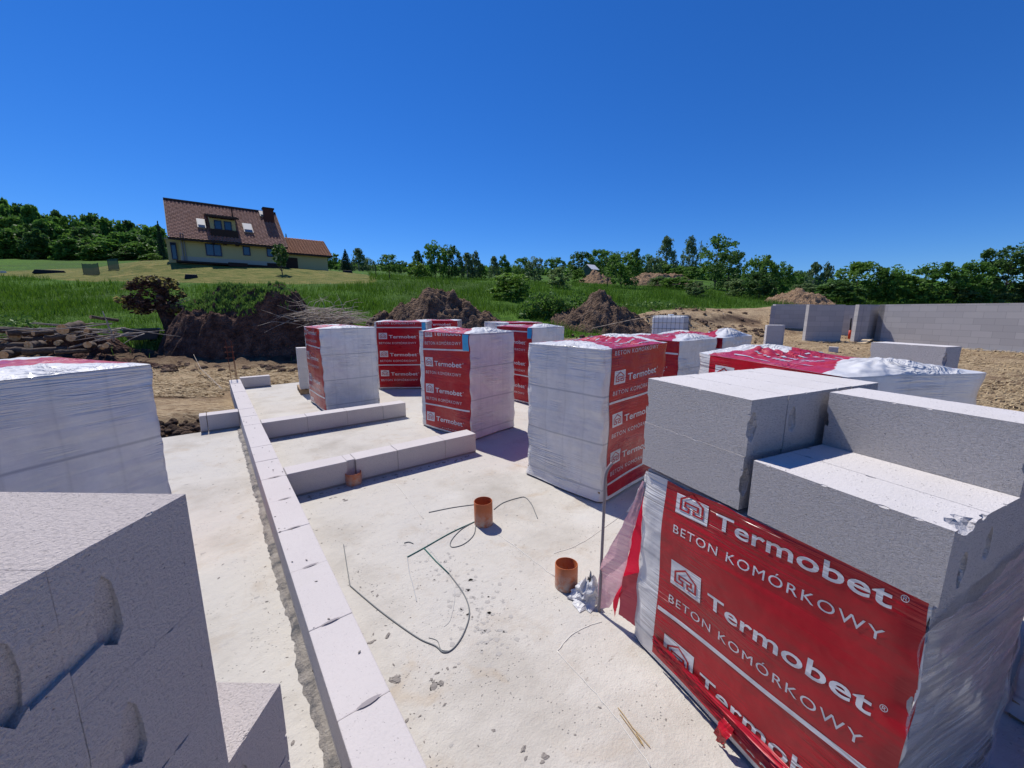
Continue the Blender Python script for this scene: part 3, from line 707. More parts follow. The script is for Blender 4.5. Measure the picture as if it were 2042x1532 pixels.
place_block(BM_CH, M_BLOCK, lp(.605, -.010, zt5), LR, 'front right block with a badly broken corner, overhanging the red film', gname)
place_block(BM_B, M_BLOCK, lp(.604, .226, zt5), LR, 'block between the broken-cornered block and the long upper block', gname)
place_block(BM_C, M_BLOCK, lp(.602, .462, zt5), LR, 'block under the long upper block on the right of the opened pallet', gname)
place_block(BM_A, M_BLOCK, lp(.602, .458, zt6), LR, 'long upper block on the opened pallet, shaded at its left end', gname)
# torn film details on the opened pallet
def strip(name, pts_a, pts_b, m, parent, n=14, wig=.01, seed=1, label=None):
    """a ruffled ribbon between two polylines in local space"""
    def samp(P, t):
        P = [Vector(p) for p in P]; k = t*(len(P)-1); i = min(int(k), len(P)-2); return P[i].lerp(P[i+1], k-i)
    vs = []; fs = []; nn = 12
    for i in range(n+1):
        a, b = samp(pts_a, i/n), samp(pts_b, i/n)
        for j in range(nn+1):
            t = j/nn; p = a.lerp(b, t); w_ = wig*(noise.noise(Vector((i*.45, t*5, seed*7.3))) + .5*noise.noise(Vector((i*.9, t*11, seed*3.3))))
            vs.append(p + Vector((w_, w_*.8, w_*.5)))
    for i in range(n):
        for j in range(nn): fs.append((i*(nn+1)+j, i*(nn+1)+j+1, (i+1)*(nn+1)+j+1, (i+1)*(nn+1)+j))
    o = link(name, mesh(name, vs, fs), m, parent, smooth=True)
    if label: o['label'] = label
    return o
wi = op.matrix_basis.inverted() if False else Matrix.Translation(LO) @ Matrix.Rotation(LR, 4, 'Z'); wi = wi.inverted()
def wl(p): return wi @ Vector(p)
# tent of film pulled out to the left: apex at the pallet corner, foot by the rod
def tp_(x, y, d): return wl(at(x, y, d))
ap = tp_(1284, 958, 2.05)
strip('torn_film', [ap, tp_(1243, 1045, 2.12), tp_(1205, 1110, 2.20), tp_(1193, 1150, 2.26), tp_(1194, 1214, 2.25)], [tp_(1286, 975, 2.04), tp_(1266, 1050, 2.07), tp_(1252, 1110, 2.10), tp_(1240, 1165, 2.16), tp_(1215, 1212, 2.20)], M_PINK, op, 26, .007, 2, 'pinkish sheer film hanging in a tent from the pallet corner')
strip('torn_film', [tp_(1284, 990, 2.06), tp_(1263, 1060, 2.09), tp_(1250, 1120, 2.12), tp_(1238, 1165, 2.18), tp_(1222, 1200, 2.18), tp_(1226, 1232, 2.16)], [tp_(1292, 995, 2.05), tp_(1284, 1070, 2.05), tp_(1280, 1120, 2.06), tp_(1276, 1158, 2.08), tp_(1240, 1180, 2.14), tp_(1230, 1210, 2.15)], M_REDT, op, 24, .004, 3, 'bright red inner fold of film with white letters')
strip('torn_film', [tp_(1242, 1150, 2.14), tp_(1236, 1190, 2.15), tp_(1234, 1225, 2.13)], [tp_(1280, 1140, 2.07), tp_(1276, 1200, 2.06), tp_(1270, 1252, 2.05)], M_REDB, op, 12, .005, 4)
strip('torn_film', [ap, tp_(1252, 1020, 2.12)], [tp_(1288, 962, 2.04), tp_(1268, 1040, 2.07)], M_WHITET, op, 8, .008, 5)
for k, (u, dz) in enumerate(((.62, .10), (1.0, .10), (1.06, .07))):
    strip('film_tab', [(u, -.03, .14), (u-.01, -.06, .09), (u, -.05, .012)], [(u+.05, -.03, .13), (u+.05, -.07, .08), (u+.035, -.05, .012)], M_RED, op, 8, .016, 6+k)
for k in range(5):
    z0 = .10+.016*k; strip('film_pleat', [(.18, -.014-.003*k, z0), (.5, -.03, z0-.01), (1.15, -.03-.006*k, z0+.02)], [(.18, -.02, z0+.016), (.5, -.022, z0+.012), (1.15, -.02, z0+.035)], M_RED, op, 30, .008, 20+k)
strip('film_tip', [(1.20, .80, 1.10), (1.21, .95, 1.20)], [(1.20, .86, 1.02), (1.24, 1.03, 1.16)], M_CLEAR, op, 8, .01, 31)

# ---- rough block stack, near left
NP = Vector((.62, .78, 0)).normalized(); NB = Vector((-.78, .62, 0)).normalized(); NO = Vector((-.0747, .977, 0))
def wedge(outline, dt, db):
    """cutter through the y=0 face: outline in (x, z), deeper towards its bottom"""
    z1 = max(p[1] for p in outline); z0 = min(p[1] for p in outline); n = len(outline)
    bm = bmesh.new(); A = [bm.verts.new((x, -.03, z)) for x, z in outline]; B = [bm.verts.new((x + .002*noise.noise(Vector((x*90, z*90, 0))), dt+(db-dt)*(z1-z)/(z1-z0), z)) for x, z in outline]
    bm.faces.new(A); bm.faces.new(B[::-1])
    for i in range(n): bm.faces.new((A[i], B[i], B[(i+1) % n], A[(i+1) % n]))
    bmesh.ops.recalc_face_normals(bm, faces=bm.faces); me = bpy.data.meshes.new('cut'); bm.to_mesh(me); bm.free(); return me
def slot(x, z=.120, f=1): return wedge([(x-.010*f, z+.052), (x+.002*f, z+.064), (x+.013*f, z+.045), (x+.018*f, z), (x+.019*f, z-.042), (x+.004*f, z-.066), (x-.014*f, z-.050), (x-.017*f, z)], .003, .017)
def link_cut(xa, xb): return wedge([(xa, .150), (xb, .150), (xb, .075), (xa, .062)], .001, .010)
def cut_mesh(me, cutters):
    ob = bpy.data.objects.new('tmp', me); C.objects.link(ob); tmp = []
    for cm_ in cutters:
        q = bpy.data.objects.new('cut', cm_); C.objects.link(q); tmp.append(q); md = ob.modifiers.new('x', 'BOOLEAN'); md.operation = 'DIFFERENCE'; md.object = q; md.solver = 'EXACT'
    bpy.context.view_layer.update(); out = bpy.data.meshes.new_from_object(ob.evaluated_get(bpy.context.evaluated_depsgraph_get()))
    bpy.data.objects.remove(ob)
    for q in tmp: bpy.data.objects.remove(q)
    return out
lay_name = ['bottom', 'second-lowest', 'third-lowest', 'fourth', 'fifth', 'topmost']
NMESH = {}
def nblock(col, lay, label, kind, chips=4, b0=0.0, ln=.588):
    key = (kind, chips, col if kind != 'p' else 0)
    if key not in NMESH:
        me = block_mesh(.2357, ln, .2396, [], chips, 20+len(NMESH), .003)
        cuts = {'p': [], 'r': [slot(.063), link_cut(-.01, .05)], 'r1': [slot(.063)], 'l': [slot(.172, f=-1), link_cut(.185, .25)], 'l1': [slot(.172, f=-1)]}[kind]
        NMESH[key] = cut_mesh(me, cuts) if cuts else me
    a1 = col*.236 + .235
    o = link('concrete_block', NMESH[key], M_BLOCKN, None, NO - NP*a1 + NB*(b0 + random.uniform(-.001, .001)) + Vector((0, 0, .12 + lay*.24)), (0, 0, math.atan2(NP.y, NP.x)))
    return tag(o, label, 'block', 'rough blocks stacked at the near left')
for lay in range(6):
    nblock(0, lay, f'rough block, {lay_name[lay]} layer of the near left stack, outer column with worn grip slot' if lay > 2 else 'rough block low in the near left stack, out of sight', 'r' if lay > 3 else 'r1', 5)
    nblock(1, lay, f'rough block, {lay_name[lay]} layer of the near left stack, second column' if lay > 2 else 'rough block low in the near left stack, out of sight', 'l' if lay > 3 else 'l1', 3)
nblock(2, 5, 'rough block, topmost layer of the near left stack, third column', 'r1', 2)
nblock(0, 5, 'rough block at the back of the outer column on the near left stack', 'p', 2, b0=.592)
nblock(1, 5, 'rough block at the back of the second column on the near left stack', 'p', 3, b0=.592)
nblock(2, 5, 'rough block at the back of the third column on the near left stack', 'p', 4, b0=.592)
for c_ in (0, 1, 2):
    for lay in range(5):
        if c_ == 2: nblock(2, lay, 'rough block low in the near left stack, out of sight', 'l1', 3)
for lay in range(3): nblock(-1.05, lay, 'rough block topping the short column beside the near left stack' if lay == 2 else 'rough block under the short column beside the near left stack', 'p' if lay < 2 else 'r1', 6, b0=.037)
rp = empty('timber_pallet', NO, math.atan2(NP.y, NP.x), 'timber pallet under the rough block stack at the near left', 'pallet')
mb = MB()
for k in range(3): mb.box(-.72, .25, .02+k*.5, .12+k*.5, .002, .096)
mb.build('runner', M_WOOD, rp)
mb = MB()
for k in range(8): mb.box(-.72+k*.126, -.72+k*.126+.09, .0, 1.18, .097, .118)
mb.build('deck_board', M_WOOD, rp)

# ---- far loose blocks
kb = gz(1737.6, 683.4, 1.6); kb2 = gz(1894, 693.7, 1.6); ka = math.atan2(kb2.y-kb.y, kb2.x-kb.x)
ku = Vector((math.cos(ka), math.sin(ka), 0)); kv = Vector((-ku.y, ku.x, 0))
for k in range(5): place_block(BM_C, M_BLOCK, (kb.x, kb.y, .173+k*.239), ka, 'block hidden beneath the lone long block', 'single blocks left around')
mb = MB()
for k in range(3): mb.box(0, .6, .02+k*.09, .07+k*.09, .002, .14)
tag(mb.build('timber_batten', M_WOOD, None, (kb.x, kb.y, 0), (0, 0, ka)), 'battens beneath the column of blocks behind the red-topped pallet', 'batten')
place_block(BM_A, M_BLOCK, (kb.x, kb.y, 1.369), ka, 'lone long block before the bare field, behind the white film peak', 'single blocks left around')
# plain block stack behind the left wrapped pallet
sp = empty('timber_pallet', (1.50, 10.0, 0), R_(-4), 'small timber pallet under the bare blocks behind the left wrapped pallet', 'pallet')
mb = MB()
for k in range(3): mb.box(0, .9, .02+k*.3, .10+k*.3, .002, .10)
mb.build('runner', M_WOOD, sp); mb = MB()
for k in range(6): mb.box(.0+k*.16, .10+k*.16, 0, .72, .101, .122)
mb.build('deck_board', M_WOOD, sp)
for k in range(4):
    place_block(BM_C, M_BLOCK, (1.52, 10.03, .123+k*.237), R_(-4), f'bare block, {["bottom", "second", "third", "top"][k]} layer of the stack behind the broad-ended wrapped pallet', 'bare blocks behind the left wrapped pallet')
def blk_at(px, py, dist, label, n_up=1, rz=0.0, s=(1, 1, 1)):
    p = ground(px, dist)
    o = place_block(BM_C, M_BLOCK, p, rz, label, 'single blocks left around'); o.scale = s; return o
rz2 = math.atan2(-FH[0], FH[1])
def view_rz(px): a = at(px, 618, 10); return math.atan2(a.y, a.x) - math.pi/2
base = ground(1534, 16.2); bz = view_rz(1550)+R_(18)
e1 = Vector((math.cos(bz), math.sin(bz), 0)); e2 = Vector((-e1.y, e1.x, 0))
for k in range(4):
    place_block(BM_C, M_BLOCK, base + Vector((0, 0, k*.237-.02)), bz, f'block, {["bottom", "second", "third", "top"][k]} layer of the front column before the unfinished house', 'block stack in front of the unfinished house')
    place_block(BM_C, M_BLOCK, base + e2*.26 + e1*.16 + Vector((0, 0, k*.237-.02)), bz, f'block, {["bottom", "second", "third", "top"][k]} layer of the rear column by the unfinished house', 'block stack in front of the unfinished house')
blk_at(1522, 0, 15.3, 'cut block lying left of the block stack near the unfinished house', rz=bz, s=(.55, 1, .8))
blk_at(1538, 0, 15.0, 'low cut block against the foot of the block stack near the unfinished house', rz=bz, s=(.5, 1, .55))
blk_at(1664, 0, 14.6, 'small cut block alone on the bare earth before the unfinished house', rz=view_rz(1670), s=(.5, .8, .9))

# ---------------------------------------------------------------- pipes, cables, rod
def m_pipe():
    m = mat('orange_pvc', rough=.5, spec=.4); g = NT(m); co = g.co(); z = g.sep(co)[2]
    dirt = g.math('MULTIPLY', g.ramp(z, [(0.0, 1.0), (.16, 0.0)]), g.ramp(g.noise(co, 26, 5, .7), [(.35, 0.0), (.6, 1.0)]))
    g.set('Base Color', g.mix(dirt, g.mix(g.noise(co, 6, 3), (.40, .10, .03), (.52, .15, .045)), (.42, .37, .31))); return m
M_PIPE = m_pipe()
def pipe(x, y, r, h, label, tilt=(0, 0)):
    vs = []; fs = []; n = 40
    prof = [(r, 0), (r, h-.004), (r-.002, h), (r-.005, h), (r-.006, h-.004), (r-.006, .01)]
    for (q, z) in prof:
        for k in range(n): t = 2*math.pi*k/n; vs.append((q*math.cos(t), q*math.sin(t), z))
    for j in range(len(prof)-1):
        for k in range(n): fs.append((j*n+k, j*n+(k+1) % n, (j+1)*n+(k+1) % n, (j+1)*n+k))
    fs.append(tuple((len(prof)-1)*n+k for k in range(n)))
    o = link('drain_pipe', mesh('drain_pipe', vs, fs), M_PIPE, None, (x, y, 0), (*tilt, 0), smooth=True)
    md = o.modifiers.new('e', 'EDGE_SPLIT'); md.split_angle = R_(40)
    tag(o, label, 'pipe', 'orange drain pipes rising from the slab')
p1 = gz(706, 964); p2 = gz(967, 1046); p3 = gz(1131, 1170)
pipe(p1.x, p1.y, .086, .135, 'orange pipe stub by the cross wall, lower half caked with cement', (R_(1), 0))
pipe(p2.x, p2.y+.02, .084, .225, 'cleanest and tallest orange pipe, standing in the loose cables', (0, R_(-1)))
pipe(p3.x, p3.y+.01, .080, .170, 'orange pipe next to the crumpled white film and the grey rod', (R_(-3), R_(2)))
def smooth_path(P, n=8):
    P = [Vector(p) for p in P]; out = []
    for i in range(len(P)-1):
        p0, p1, p2, p3 = P[max(i-1, 0)], P[i], P[i+1], P[min(i+2, len(P)-1)]
        for k in range(n):
            t = k/n; out.append(.5*((2*p1) + (p2-p0)*t + (2*p0-5*p1+4*p2-p3)*t*t + (3*p1-p0-3*p2+p3)*t**3))
    out.append(P[-1]); return out
M_CAB = mat('cable_grey', (.16, .17, .17), .5); M_CABG = mat('cable_green', (.03, .13, .11), .5); M_WIRE = mat('steel_wire', (.42, .42, .42), .45)
def cable(pix, r, m, label, lift=0, sm=True, zs=None):
    pts = []
    for i, (x, y) in enumerate(pix):
        z = r + (zs[i] if zs else 0); pts.append(gz(x, y, z))
    if sm: pts = smooth_path(pts, 7)
    mb = MB(); mb.tube(pts, r, 7); o = mb.build('cable', m, smooth=True); return tag(o, label, 'cable', 'loose cable pieces on the slab')
cable([(698, 1168), (760, 1220), (830, 1270), (868, 1288), (885, 1301), (905, 1292), (925, 1262), (936, 1222), (925, 1185), (896, 1145)], .0042, M_CAB, 'grey cable bent into a long hook in the open middle of the slab')
cable([(698, 1168), (691, 1125), (685, 1086)], .0032, M_CAB, 'short upright end of grey cable left of the hook')
cable([(896, 1145), (868, 1118), (845, 1093)], .0046, M_CABG, 'green length of cable leading down to the hook', sm=False)
cable([(812, 1111), (845, 1093), (900, 1062), (948, 1040)], .0046, M_CABG, 'green cable running from the fork up to the clean orange pipe')
cable([(812, 1111), (816, 1140), (824, 1170), (831, 1200)], .0028, M_WIRE, 'pale thin wire hanging down from the green fork')
cable([(948, 1040), (920, 1056), (900, 1078), (901, 1091), (925, 1085), (945, 1066), (949, 1042)], .0036, M_CAB, 'grey cable looped like a leaf left of the clean orange pipe')
cable([(855, 1022), (905, 1012), (950, 1006)], .0040, M_CAB, 'straight grey cable end pointing left behind the clean orange pipe')
cable([(985, 1016), (1003, 1003), (1030, 994), (1047, 992), (1060, 1006), (1067, 1022), (1072, 1034)], .0040, M_CAB, 'grey cable arching right behind the clean orange pipe')
cable([(850, 1090), (868, 1110), (905, 1170), (900, 1230), (886, 1250)], .0012, M_WIRE, 'hair-thin wire beside the green cable')
cable([(806, 1083), (815, 1081), (824, 1084)], .004, M_CAB, 'tiny scrap of grey cable left of the green fork')
cable([(1022, 1000), (1040, 995), (1033, 1012)], .001, M_WIRE, 'hair-thin wire curl behind the clean orange pipe', zs=[.02, .05, .01])
cable([(855, 1272), (872, 1278), (880, 1296), (900, 1298)], .002, M_CAB, 'thin frayed wire at the tip of the hook')
rd = smooth_path([Vector((1.812, 1.452, 0)), Vector((1.806, 1.447, .35)), Vector((1.806, 1.447, .75)), Vector((1.80, 1.44, .95)), Vector((1.835, 1.425, 1.02))], 6)
mb = MB(); mb.tube(rd, .0095, 10); tag(mb.build('conduit_rod', mat('grey_conduit', (.22, .19, .20), .4), smooth=True), 'thin grey conduit standing upright beside the opened pallet, bent at its tip', 'rod')
# crumpled white film
def crumple(c, r, h, m, label, seed):
    vs = []; fs = []; nu, nv = 26, 18
    for j in range(nv+1):
        for i in range(nu):
            t = 2*math.pi*i/nu; s = j/nv
            rad = r*(1-s*.75)*(1+.55*noise.noise(Vector((math.cos(t)*1.3, math.sin(t)*1.3, s*2.5+seed)))+.30*noise.noise(Vector((math.cos(t)*4, math.sin(t)*4, s*6+seed))))
            z = h*s**.8*(1+.7*noise.noise(Vector((math.cos(t)*2.5, math.sin(t)*2.5, seed*2.0)))); vs.append((c[0]+rad*math.cos(t)*1.25, c[1]+rad*math.sin(t), max(.004, z)))
    for j in range(nv):
        for i in range(nu): fs.append((j*nu+i, j*nu+(i+1) % nu, (j+1)*nu+(i+1) % nu, (j+1)*nu+i))
    o = link('crumpled_film', mesh('crumpled_film', vs, fs), m); return tag(o, label, 'plastic film')
q = gz(1168, 1196); crumple((q.x+.02, q.y), .105, .15, M_WHITET, 'crumpled scrap of white film between the orange pipe and the grey rod', 4)
# rusty starter bars
M_RUST = mat('rust', (.13, .035, .02), .85)
rb = empty('starter_bars', (.33, 11.5, .27), 0, 'bundle of rusty starter bars rising from the far end of the long wall', 'rebar')
for (dx, dy, tx, ty) in ((-.045, 0, -.03, .02), (.055, .03, .01, .01), (.075, -.02, .0, .03)):
    mb = MB(); mb.tube([(dx, dy, -.05), (dx*.9+tx*.3, dy, .35), (dx*.6+tx, dy+ty, .93)], .006, 6); mb.build('bar', M_RUST, rb)
for zz in (.52, .66, .78):
    pts = [(.09*math.cos(t)-.01, .06*math.sin(t)+.01, zz+.01*math.sin(3*t)) for t in np.linspace(0, 2*math.pi, 9)]
    mb = MB(); mb.tube(pts, .004, 5); mb.build('stirrup', M_RUST, rb)
mb = MB(); mb.tube([gz(386, 707, .35)*1.0, gz(400, 735, .12), gz(443, 776, -.08)], [.006, .008, .012], 5); tag(mb.build('bent_stick', M_TWIG), 'thin bent stick leaning out of the bare soil beside the slab', 'stick')
# straw on the slab
st = empty('straw_stalk', gz(1262, 1450), 0, 'yellow dry straw stalks on the slab near the opened pallet', 'straw')
for (a, b) in (((1232, 1411), (1262, 1452)), ((1262, 1452), (1296, 1490)), ((1236, 1424), (1280, 1484)), ((1268, 1462), (1284, 1489))):
    mb = MB(); A = gz(*a, .004)-gz(1262, 1450); B = gz(*b, .006)-gz(1262, 1450); mb.tube([A, (A+B)/2+Vector((0, 0, .004)), B], .0016, 5); mb.build('stalk', mat('straw', (.46, .32, .12), .7), st)
# mortar lumps and dirt crumbs (uncountable)
mb = MB(); mcr = mat('mortar_crumb', (.25, .225, .20), .95)
ico = bmesh.new(); bmesh.ops.create_icosphere(ico, subdivisions=2, radius=1); IV = [v.co.copy() for v in ico.verts]; IF = [tuple(v.index for v in f.verts) for f in ico.faces]; ico.free()
def lump(c, r, flat=.5, mb=mb):
    s = random.random()*50; ra = random.uniform(0, 3.14); ca, sa = math.cos(ra), math.sin(ra); el = random.uniform(.45, .9)
    def tp(v):
        k = 1+.75*noise.noise(v*1.5+Vector((s, 0, 0)))+.35*noise.noise(v*3.5+Vector((0, s, 0))); x, y = v.x*r*1.25*k, v.y*r*el*k
        return Vector((c[0]+x*ca-y*sa, c[1]+x*sa+y*ca, max(.0005, c[2]+v.z*r*flat*k)))
    mb.add([tp(v) for v in IV], IF)
for (px, py, r, n) in ((793, 1352, .022, 6), (735, 1277, .018, 5), (860, 1365, .018, 6), (745, 1180, .012, 4), (905, 1340, .012, 4), (1075, 1500, .014, 5), (838, 1430, .010, 5), (660, 990, .02, 4), (690, 1420, .012, 3)):
    for k in range(n):
        p = gz(px + random.gauss(0, 14), py + random.gauss(0, 8)); lump((p.x, p.y, 0), r*random.uniform(.3, 1.1), .30)
for k in range(900):
    if random.random() < .45: x = random.uniform(.47, 3.2); y = random.uniform(.6, 6.5)
    else: x = .24 - abs(random.gauss(0, .28)) if random.random() < .6 else .47+abs(random.gauss(0, .18)); y = random.uniform(.8, 11)
    if x < .24 and x > .15: x -= .1
    if x < .2 and y > 7.6: continue
    lump((x, y, 0), random.choice([.002, .003, .004, .006, .009])*random.uniform(.5, 1.0), .35)
for k in range(160):
    y = random.choice([4.36, 4.37, 6.69, 6.70]) - abs(random.gauss(0, .03)); x = random.uniform(.5, 2.75); lump((x, y, 0), random.uniform(.004, .014), .5)
for k in range(70):
    x = random.uniform(.25, .45); y = random.uniform(1.5, 11); lump((x, y, .272), random.uniform(.002, .007), .5)
tag(mb.build('mortar_crumbs', mcr), 'scattered mortar crumbs and small lumps lying on the slab', 'debris', kind='stuff')
mb = MB()
for k in range(150):
    t = random.random(); px = 860+110*math.sin(t*2.4)+random.gauss(0, 34); py = 1105+190*t+random.gauss(0, 22); p = gz(px, py); r = random.uniform(.004, .022); a0 = random.random()*6
    mb.add([(p.x+math.cos(a0+q*.9)*r*random.uniform(.4, 1.1), p.y+math.sin(a0+q*.9)*r*random.uniform(.4, 1.1), .0012) for q in range(7)], [tuple(range(7))])
for k in range(260):
    x = random.uniform(-.6, 3.5); y = random.uniform(.7, 9.5)
    if .1 < x < .5 or (x < .2 and y > 7.6) or 4.38 < y < 4.68 or 6.7 < y < 7.0: continue
    r = random.choice([.004, .006, .012, .02])*random.uniform(.6, 1.3); a0 = random.random()*6
    mb.add([(x+math.cos(a0+q*.9)*r*random.uniform(.35, 1.1), y+math.sin(a0+q*.9)*r*random.uniform(.35, 1.1)*.6, .0012) for q in range(7)], [tuple(range(7))])
tag(mb.build('cement_flakes', mat('cement_flake', (.40, .375, .34), .95)), 'thin grey flakes of spilt cement on the slab', 'debris', kind='stuff')
# thin seams of concrete skin on the slab
mb = MB(); ms = mat('concrete_ridge', (.60, .57, .51), .9)
for pix in ([(1112, 1300), (1130, 1275), (1165, 1252), (1200, 1240)], [(1112, 1300), (1180, 1375), (1235, 1440), (1300, 1532)], [(985, 1060), (1040, 1100), (1105, 1150)], [(790, 965), (845, 1035)], [(1105, 1105), (1165, 1080), (1250, 1020)]):
    P = smooth_path([gz(x, y, .0005) for x, y in pix], 8)
    P = [p + Vector((.008*fbm(p.x*20, p.y*20), .008*fbm(p.y*22, p.x*9), 0)) for p in P]; mb.tube(P, [.0025+.002*random.random() for _ in P], 5)
tag(mb.build('trowel_ridge', ms, smooth=True), 'faint raised trowel ridges curving over the slab surface', 'ridge', kind='stuff')

# ---------------------------------------------------------------- earth heaps
def heap(name, label, px, dist, half_px, top_py, depth, m, seed, rough=.30, flat=.0, skew=0.0, cat='earth heap', n=90, base=None, sharp=1.15, group='heaps of dug earth'):
    c = ground(px, dist); ax = (at(px+half_px, 618, dist)-at(px-half_px, 618, dist)).length/2
    H = at(px, top_py, dist).z - (base if base is not None else c.z)
    a0 = at(px+5, 618, dist)-at(px, 618, dist); a0.normalize(); b0 = Vector((-a0.y, a0.x, 0)); vs = []; fs = []
    for j in range(n+1):
        for i in range(n+1):
            u, v = i/n*2-1, j/n*2-1
            r = math.hypot(u*(1+.15*noise.noise(Vector((u*2, v*2, seed)))), v)
            uu = u - skew*(1-r) if r < 1 else u
            e = max(0.0, 1-math.hypot(uu, v)); pr = e**sharp if flat == 0 else min(1, e/(1-flat))**1.0
            p = c + a0*(u*ax) + b0*(v*depth)
            z = tz(p.x, p.y) - .25*min(1, r**2)*1.2 + H*pr*(1+.35*fbm(u*2.2, v*2.2, seed, 4))
            z += rough*fbm(p.x*1.7, p.y*1.7, seed, 6, 2.2, .62)*min(1, e*3.2)
            p.z = z; vs.append(p - c)
    for j in range(n):
        for i in range(n): fs.append((j*(n+1)+i, j*(n+1)+i+1, (j+1)*(n+1)+i+1, (j+1)*(n+1)+i))
    o = link(name, mesh(name, vs, fs), m, None, c, smooth=True); tag(o, label, cat, group); return o
h1 = heap('earth_heap', 'dark overgrown clay heap behind the pallets, weeds growing on its top', 482, 16.6, 172, 592, 2.0, M_SOILD, 1.0, .24, flat=.66)
heap('earth_heap', 'broad brown soil heap behind the blue-labelled pallets', 880, 18.5, 175, 575, 2.6, M_SOIL, 2.0, .30, sharp=1.0)
heap('earth_heap', 'low shoulder of crumbly soil between the clay heap and the broad heap', 770, 18.2, 90, 622, 1.6, M_SOIL, 7.0, .25)
heap('earth_heap', 'pointed lumpy soil heap left of the caged water tank', 1203, 21.0, 125, 584, 2.5, M_SOIL, 3.0, .26, sharp=1.1)
heap('earth_heap', 'light brown soil heap just behind the unfinished house', 1597, 37, 75, 574, 4.0, M_SOILL, 4.0, .25)
heap('earth_heap', 'small orange-brown soil heap far off by the distant white house', 1188, 62, 42, 541, 4.5, M_SOILL, 5.0, .35)
heap('earth_heap', 'long low bank of reddish soil beyond the round tree', 1315, 60, 85, 549, 3.0, M_SOILL, 6.0, .25, flat=.5)
heap('earth_heap', 'trampled low ridge of clods below the log pile', 120, 13.4, 260, 712, 1.0, M_SOILD, 8.0, .22, flat=.3)

OCT = [Vector(p) for p in ((1, 0, 0), (0, 1, 0), (-1, 0, 0), (0, -1, 0), (.1, .1, 1), (0, 0, -1))]; OCF = [(0, 1, 4), (1, 2, 4), (2, 3, 4), (3, 0, 4), (1, 0, 5), (2, 1, 5), (3, 2, 5), (0, 3, 5)]
# clods strewn over bare soil (uncountable)
mb = MB()
def clod(px, dist, r):
    p = ground(px, dist); s = random.random()*40
    mb.add([Vector((p.x+v.x*r*(1+.6*noise.noise(v*1.6+Vector((s, 0, 0)))), p.y+v.y*r*(1+.5*noise.noise(v*1.6+Vector((0, s, 0)))), p.z+v.z*r*.7+r*.2)) for v in IV], IF)
for k in range(1500):
    px = random.uniform(-60, 1540)
    if px < 640: d = random.gauss(14.6, .8)
    elif px < 1280: d = random.uniform(14.5, 18.5)
    else: d = random.choice([random.gauss(22.3, .6), random.uniform(14, 27)])
    if px < 640 and d < 12.5: continue
    clod(px, d, random.choice([.03, .04, .06, .09, .13])*random.uniform(.7, 1.2))
for k in range(150):
    x = -.55+random.gauss(0, .55); y = 9.0+random.gauss(0, .6)
    if x < .1 and y > 8.2: s = random.random()*9; r = random.uniform(.02, .08); z = tz(x, y)-.1; mb.add([Vector((x+v.x*r, y+v.y*r*(1+.4*noise.noise(v*2+Vector((s, 0, 0)))), z+v.z*r)) for v in IV], IF)
tag(mb.build('soil_clods', M_SOIL), 'clods of dug soil strewn over the bare ground', 'clods', kind='stuff')

